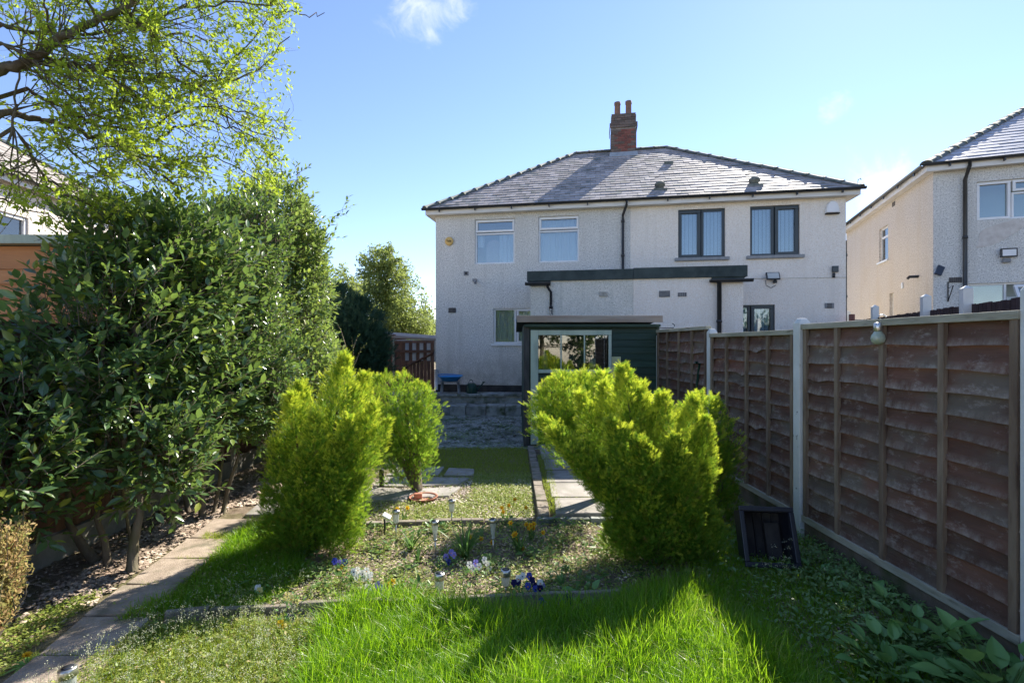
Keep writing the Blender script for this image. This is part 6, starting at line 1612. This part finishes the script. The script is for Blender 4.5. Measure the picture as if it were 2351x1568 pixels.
lance_clump('strap_leaf_clump', 'low strap-leaved clump in the shade left of the right conifer', tuple(G(1290, 1345)), 14, .14, 94, lean=1.0, m='broad')
def daffodil_flower(root, p, d, m='petal_yellow', m2='petal_orange', s=.022):
    d = Vector(d).normalized(); x = d.cross(Vector((0, 0, 1))).normalized(); y = d.cross(x)
    mb = MB()
    for k in range(6):
        a = k*pi/3; o = x*cos(a) + y*sin(a); t = x*cos(a + pi/2) + y*sin(a + pi/2)
        mb.add([p, p + o*s*.6 - t*s*.36, p + o*s*1.25 + d*s*.1, p + o*s*.6 + t*s*.36], [(0, 1, 2, 3)])
    f = mb.build('flower', M[m], root)
    n = 8; vs_ = []
    for (r_, h_) in ((.28, .02), (.36, .45), (.46, .75)):
        for k in range(n): vs_.append(p + (x*cos(2*pi*k/n) + y*sin(2*pi*k/n))*s*r_ + d*s*h_)
    MB().add(vs_, [(i*n+k, i*n+(k+1) % n, (i+1)*n+(k+1) % n, (i+1)*n+k) for i in range(2) for k in range(n)], True).build('trumpet', M[m2], f)
def daffodils(label, base, flowers, seed, h=.2, nl=16):
    c = lance_clump('daffodil_clump', label, base, nl, h, seed, cat='daffodils', lean=.6)
    B = Vector(base); st = MB()
    for (x, y) in flowers:
        p = Q(x, y, B.y + R.uniform(-.05, .03)) - B; st.tube([(p.x*.3, p.y*.3, 0), (p.x*.8, p.y*.8, p.z*.7), p], .0025, 4)
        daffodil_flower(c, p, (R.uniform(-.5, .5), -1, R.uniform(-.1, .4)))
    st.build('stem', M['strap'], c); return c
daffodils('daffodil clump with the brightest yellow flowers, right of the second cone lantern', tuple(G(1192, 1268)), [(1180, 1228), (1188, 1240), (1172, 1200), (1200, 1258), (1183, 1225)], 95, .26, 20)
daffodils('orange-yellow daffodil group at the near corner of the raised path', tuple(G(1222, 1238)), [(1208, 1203), (1218, 1205), (1224, 1212), (1226, 1202), (1214, 1212), (1247, 1222)], 96, .14, 10)
daffodils('sparse orange daffodils on the gravel behind the tallest strap leaves', tuple(G(1160, 1195)), [(1152, 1165), (1155, 1175), (1208, 1165), (1182, 1146), (1168, 1160)], 97, .13, 9)
daffodils('two yellow daffodils just behind the leftmost lantern', tuple(G(925, 1195)), [(912, 1168), (936, 1165), (906, 1230)], 98, .10, 8)
daffodils('small orange blooms between the two cone lanterns', tuple(G(1085, 1250)), [(1078, 1232), (1105, 1236), (1130, 1245)], 99, .08, 7)
def pansies(label, base_px, flowers, mats, seed, spread=.09, nleaf=60, fs=.024, name='pansy_plant', cat='pansy'):
    B = G(*base_px); g = np.random.default_rng(seed); root = empty(name, label, cat, loc=tuple(B))
    n = nleaf; P = np.stack([g.normal(size=n)*spread*.6, g.normal(size=n)*spread*.5, g.random(n)*.07], 1); D = norm(g.normal(size=(n, 3)) + np.array([0, 0, .8]))
    scatter('foliage', SLEAF_V, SLEAF_F, P, frames(D, norm(g.normal(size=(n, 3)))), .032*np.ones(n), M['broad'], None, root)
    for i, (x, y) in enumerate(flowers):
        p = Q(x, y, B.y + g.uniform(-.04, .02)) - B; d = Vector((g.normal()*.35, -1, .35 + g.normal()*.2)).normalized()
        xx = d.cross(Vector((0, 0, 1))).normalized(); yy = -d.cross(xx); mb = MB()
        for a, sc_ in ((pi/2 + .5, 1.0), (pi/2 - .5, 1.0), (pi + .15, .85), (-.15, .85), (-pi/2, 1.0)):
            o = xx*cos(a) + yy*sin(a); t = xx*cos(a + pi/2) + yy*sin(a + pi/2); s = fs*sc_
            ring = [p + o*s*.02] + [p + o*s*(.62 + .5*cos(q)) + t*s*.52*sin(q) + d*(.002*cos(q*3)) for q in np.linspace(-pi*.85, pi*.85, 8)]
            mb.add(ring, [(0, k, k+1) for k in range(1, 8)])
        f = mb.build('flower', M[mats[i % len(mats)]], root)
        MB().add([p + d*.003 + xx*fs*.22*cos(q) + yy*fs*.22*sin(q) - yy*fs*.15 for q in np.linspace(0, 2*pi, 7)[:-1]], [tuple(range(6))]).build('eye', M['petal_navy'] if i % 2 == 0 else M['petal_orange'], f)
    return root
pansies('lilac-blue pansies in the middle of the bed left of the tall strap leaves', (1034, 1298), [(1024, 1278), (1036, 1268), (1030, 1290), (1042, 1274)], ['petal_lilac', 'petal_lilac', 'petal_blue'], 101)
pansies('pale lilac and white pansies with dark eyes below the tall strap leaves', (1086, 1325), [(1078, 1296), (1092, 1292), (1086, 1304), (1100, 1300)], ['petal_white', 'petal_lilac', 'petal_white'], 102)
pansies('white pansy pair right of the strap leaves', (1118, 1312), [(1112, 1285), (1120, 1295), (1124, 1302)], ['petal_white', 'petal_white'], 103, nleaf=30)
pansies('mixed white lilac and yellow violas on the right front of the bed', (1190, 1370), [(1200, 1322), (1240, 1338), (1245, 1345), (1190, 1328), (1205, 1360)], ['petal_white', 'petal_white', 'petal_lilac', 'petal_white', 'petal_cream'], 104, .12, 90)
pansies('deep blue violas beside the shaded edge of the bed', (1222, 1372), [(1190, 1335), (1215, 1322), (1222, 1332), (1228, 1345), (1230, 1352), (1240, 1350), (1180, 1338), (1212, 1345)], ['petal_navy', 'petal_blue', 'petal_navy'], 105, .12, 80)
pansies('bright blue flower in front of the concrete edging', (1246, 1402), [(1244, 1380), (1250, 1388)], ['petal_blue', 'petal_lilac'], 106, .04, 30)
pansies('navy violas at the right end of the concrete edging', (1300, 1392), [(1303, 1372), (1292, 1382), (1308, 1380)], ['petal_navy', 'petal_blue'], 107, .06, 36)
pansies('white blooms crowded together on the left of the bed', (828, 1345), [(812, 1312), (822, 1308), (832, 1316), (842, 1310), (850, 1320), (818, 1324), (836, 1326), (846, 1328)], ['petal_white'], 108, .13, 90, name='primula_plant', cat='primula')
pansies('purple and yellow pansies by the foot of the left conifer', (782, 1310), [(768, 1288), (778, 1292), (786, 1298), (792, 1290)], ['petal_blue', 'petal_lilac', 'petal_yellow'], 109, .08, 50)
pansies('purple viola pair left of the bright grass', (872, 1370), [(866, 1342), (874, 1348)], ['petal_lilac', 'petal_blue'], 110, .05, 30)
pansies('pale white-blue pansy at the grass edge', (846, 1372), [(842, 1348), (848, 1354)], ['petal_white', 'petal_lilac'], 111, .05, 30)
pansies('cream primrose beside the left end of the concrete edging', (668, 1398), [(660, 1368), (668, 1374), (662, 1378), (684, 1382), (692, 1386)], ['petal_cream'], 112, .08, 60, name='primrose_plant', cat='primrose')
pansies('single white and yellow pansy on the shaded verge', (598, 1372), [(592, 1350), (596, 1356)], ['petal_white', 'petal_cream'], 113, .04, 26)
pansies('dark purple pansy in front of the concrete edging at left', (666, 1432), [(664, 1416), (668, 1420)], ['petal_navy'], 114, .04, 26)
pansies('yellow pansy among the weeds below the edging', (648, 1450), [(644, 1432), (652, 1438)], ['petal_yellow', 'petal_cream'], 115, .04, 26)
pansies('yellow violas left of the short steel lantern', (908, 1360), [(902, 1336), (896, 1342)], ['petal_yellow'], 116, .05, 26)
# dandelion at the far bottom left
db = G(64, 1530); dn = empty('dandelion', 'yellow dandelion flower at the foot of the russet shrub', 'dandelion', loc=tuple(db))
g = np.random.default_rng(120); n = 70; D = norm(g.normal(size=(n, 3))*np.array([1, 1, .25]) + np.array([0, 0, .25]))
hp = Q(62, 1503, db.y) - db
scatter('flower', SLEAF_V, SLEAF_F, np.repeat(np.array([tuple(hp)]), n, 0), frames(D, norm(g.normal(size=(n, 3)))), .024*np.ones(n), M['petal_yellow'], None, dn)
MB().tube([(0, 0, 0), hp], .003, 5).build('stem', M['strap'], dn)
for k in range(11):
    a = k*.6; MB().add([(0, 0, .005), (.05*cos(a)-.012*sin(a), .05*sin(a)+.012*cos(a), .02), (.12*cos(a), .12*sin(a), .012), (.05*cos(a)+.012*sin(a), .05*sin(a)-.012*cos(a), .02)], [(0, 1, 2, 3)]).build('leaf', M['broad'], dn)

# broad-leaved plants at the bottom right
BL_V, BL_F = [], []
nl_ = 7
for i in range(nl_ + 1):
    t = i/nl_; w_ = .27*sin(pi*min(1, t*1.0)**.75)*(1 + .10*(i % 2)) if 0 < i < nl_ else .004
    zc = -.22*t*t
    BL_V += [(-w_, t, zc + .06*w_/.27 + .025*(i % 2)), (-w_*.45, t, zc + .015), (0, t, zc - .02), (w_*.45, t, zc + .015), (w_, t, zc + .06*w_/.27 - .02*(i % 2))]
for i in range(nl_):
    for j in range(4): BL_F.append((i*5+j, i*5+j+1, (i+1)*5+j+1, (i+1)*5+j))
def broad_plant(label, base, n, L, seed, h=.12):
    g = np.random.default_rng(seed); root = empty('broadleaf_plant', label, 'plant', loc=base)
    me = bpy.data.meshes.new('leaf'); me.from_pydata(BL_V, [], BL_F); me.materials.append(M['broad']); me.polygons.foreach_set('use_smooth', [True]*len(BL_F))
    st = MB()
    for i in range(n):
        az = g.random()*2*pi; el = .15 + .9*g.random(); s = L*(.6 + .6*g.random()); zz = h*g.random()*1.8 + .02
        d = Vector((cos(az)*cos(el), sin(az)*cos(el), sin(el)*.8)).normalized(); p = Vector((cos(az)*.06*g.random(), sin(az)*.06*g.random(), 0)) + d*zz*.8
        nn_ = Vector((g.normal()*.25, g.normal()*.25, 1)); x = d.cross(nn_).normalized(); z_ = x.cross(d)
        mt = Matrix(((x.x*s, d.x*s, z_.x*s, p.x), (x.y*s, d.y*s, z_.y*s, p.y), (x.z*s, d.z*s, z_.z*s, p.z), (0, 0, 0, 1)))
        inst('leaf', me, root, mtx=mt); st.tube([(0, 0, 0), p], .004, 4)
    st.build('stem', M['strap'], root)
broad_plant('broad-leaved green plant filling the bottom right corner', (2.42, 2.42, 0), 60, .16, 130, .22)
broad_plant('broad-leaved plant against the fence foot, behind the corner plant', (2.36, 2.85, 0), 40, .13, 131, .18)
broad_plant('wavy-leaved plant left of the corner plant', (2.02, 2.62, 0), 36, .12, 132, .12)
broad_plant('small leafy plant beside the foot of the fence post', (2.30, 3.72, 0), 12, .09, 133, .06)
broad_plant('loose leafy plant halfway along the gravel board', (2.42, 3.35, 0), 12, .10, 134, .07)
broad_plant('leafy seedling in the shade right of the crate', (2.12, 3.45, 0), 8, .07, 135, .05)
broad_plant('small green rosette in the shade below the right conifer', tuple(G(1345, 1365)), 10, .08, 136, .03)
broad_plant('round-leaved plant behind the leftmost strap clump', tuple(G(985, 1215)), 9, .06, 137, .04)

# ------------------------------------------------------------ solar lights
def solar(kind, label, top, foot, zoff=0):
    B = G(*foot); T = Q(top[0], top[1], B.y); h = T.z
    o = empty('solar_light', label, 'solar light', loc=tuple(B), group='solar stake lights in the flower bed')
    dx = T.x - B.x
    hd = .15 if kind == 'cone' else .105
    tilt = Matrix.Rotation(math.atan2(dx, h), 4, 'Y')
    def rot(ob): ob.matrix_local = tilt; return ob
    r_ = .030 if kind != 'short' else .034
    cap_h = .028 if kind != 'short' else .042
    rot(MB().lathe([(r_ + .003, h - cap_h), (r_ + .004, h - .004), (r_, h)], n=18).build('cap', M['steel'], o))
    rot(MB().lathe([(.025, h + .0005), (.025, h + .003)], n=18).build('solar_cell', M['darkmetal'], o))
    if kind == 'cone': rot(MB().lathe([(.012, h - hd), (.028, h - cap_h)], n=16, cap=False).build('shade', M['shadeglass'], o))
    else: rot(MB().lathe([(r_ - .004, h - hd), (r_ - .002, h - cap_h)], n=16, cap=False).build('shade', M['shadeglass'], o))
    rot(MB().lathe([(.008, h - hd), (.009, h - hd*.75), (.004, h - cap_h)], n=8).build('bulb', M['white'], o))
    rot(MB().lathe([(r_*.55, h - hd - .014), (r_*.6, h - hd - .001)], n=14).build('collar', M['steel'], o))
    if h - hd - .014 > .01: rot(MB().lathe([(.007, -.02), (.007, h - hd - .014)], n=10).build('stake', M['steel'], o))
    return o
M['shadeglass'] = leafmat('ribbed_lamp_plastic', (0.62, 0.66, 0.62), (0.7, 0.72, 0.68), trans=0.6, rough=0.2, spec=0.6)
solar('tube', 'leftmost upright steel solar light at the rear edging', (909, 1171), (909, 1240))
solar('tube', 'tall solar light with black middle furthest back on the gravel', (1037, 1147), (1037, 1205))
solar('cone', 'cone-shaded solar light left of the tall strap leaves', (998, 1195), (1000, 1276))
solar('cone', 'cone-shaded solar light right of the tall strap leaves', (1131, 1191), (1133, 1270))
solar('short', 'short steel-capped solar light at the front of the bed, left of centre', (1009, 1315), (1009, 1372))
solar('short', 'short solar light beside the deep blue violas', (1161, 1307), (1161, 1362))
b7 = solar('short', 'steel-capped solar light on the path at the bottom edge of the photo', (155, 1532), (160, 1625))
B = G(883, 1226); so = empty('solar_spotlight', 'small tilted black solar spotlight at the left end of the rear edging', 'spotlight', loc=tuple(B))
MB().lathe([(.009, -.02), (.009, .14)], n=8).build('stake', M['black'], so)
MB().box((-.04, -.025, -.012), (.04, .025, .012)).build('solar_panel', M['white'], so, loc=(.02, 0, .165), rot=(radians(25), radians(28), 0), bevel=.003)
dk = G(876, 1122); st2 = empty('dark_stake', 'short dark timber stake at the right of the left conifer', 'stake', loc=tuple(dk))
MB().lathe([(.028, -.02), (.03, .22), (.022, .24)], n=8).build('stake', M['plinth'], st2)

# terracotta saucer with a half brick and stones in it
sp_ = G(972, 1147); sa_ = empty('terracotta_saucer', 'round terracotta plant saucer on the gravel under the small conifer', 'saucer', loc=tuple(sp_))
MB().lathe([(.125, 0), (.158, .035), (.163, .04), (.155, .042), (.146, .036), (.12, .012), (.002, .012)], n=28).build('dish', M['terra'], sa_)
bk = MB().box((-.045, -.03, 0), (.045, .03, .06)).build('half_brick', M['terra'], None, loc=(sp_.x - .06, sp_.y, .014), rot=(0, 0, .15), bevel=.006); tag(bk, 'terracotta half brick standing in the saucer', 'brick')
stn = MB().lathe([(.001, 0), (.028, .006), (.03, .02), (.015, .03), (.001, .032)], n=12).build('stone', M['greyslab'], None, loc=(sp_.x + .085, sp_.y - .01, .013)); tag(stn, 'small round stone in the right side of the saucer', 'stone')

0 and print('TRIS', sum(len(o.data.polygons) for o in COL.objects if o.type == 'MESH' and len(o.data.polygons) > 2000))
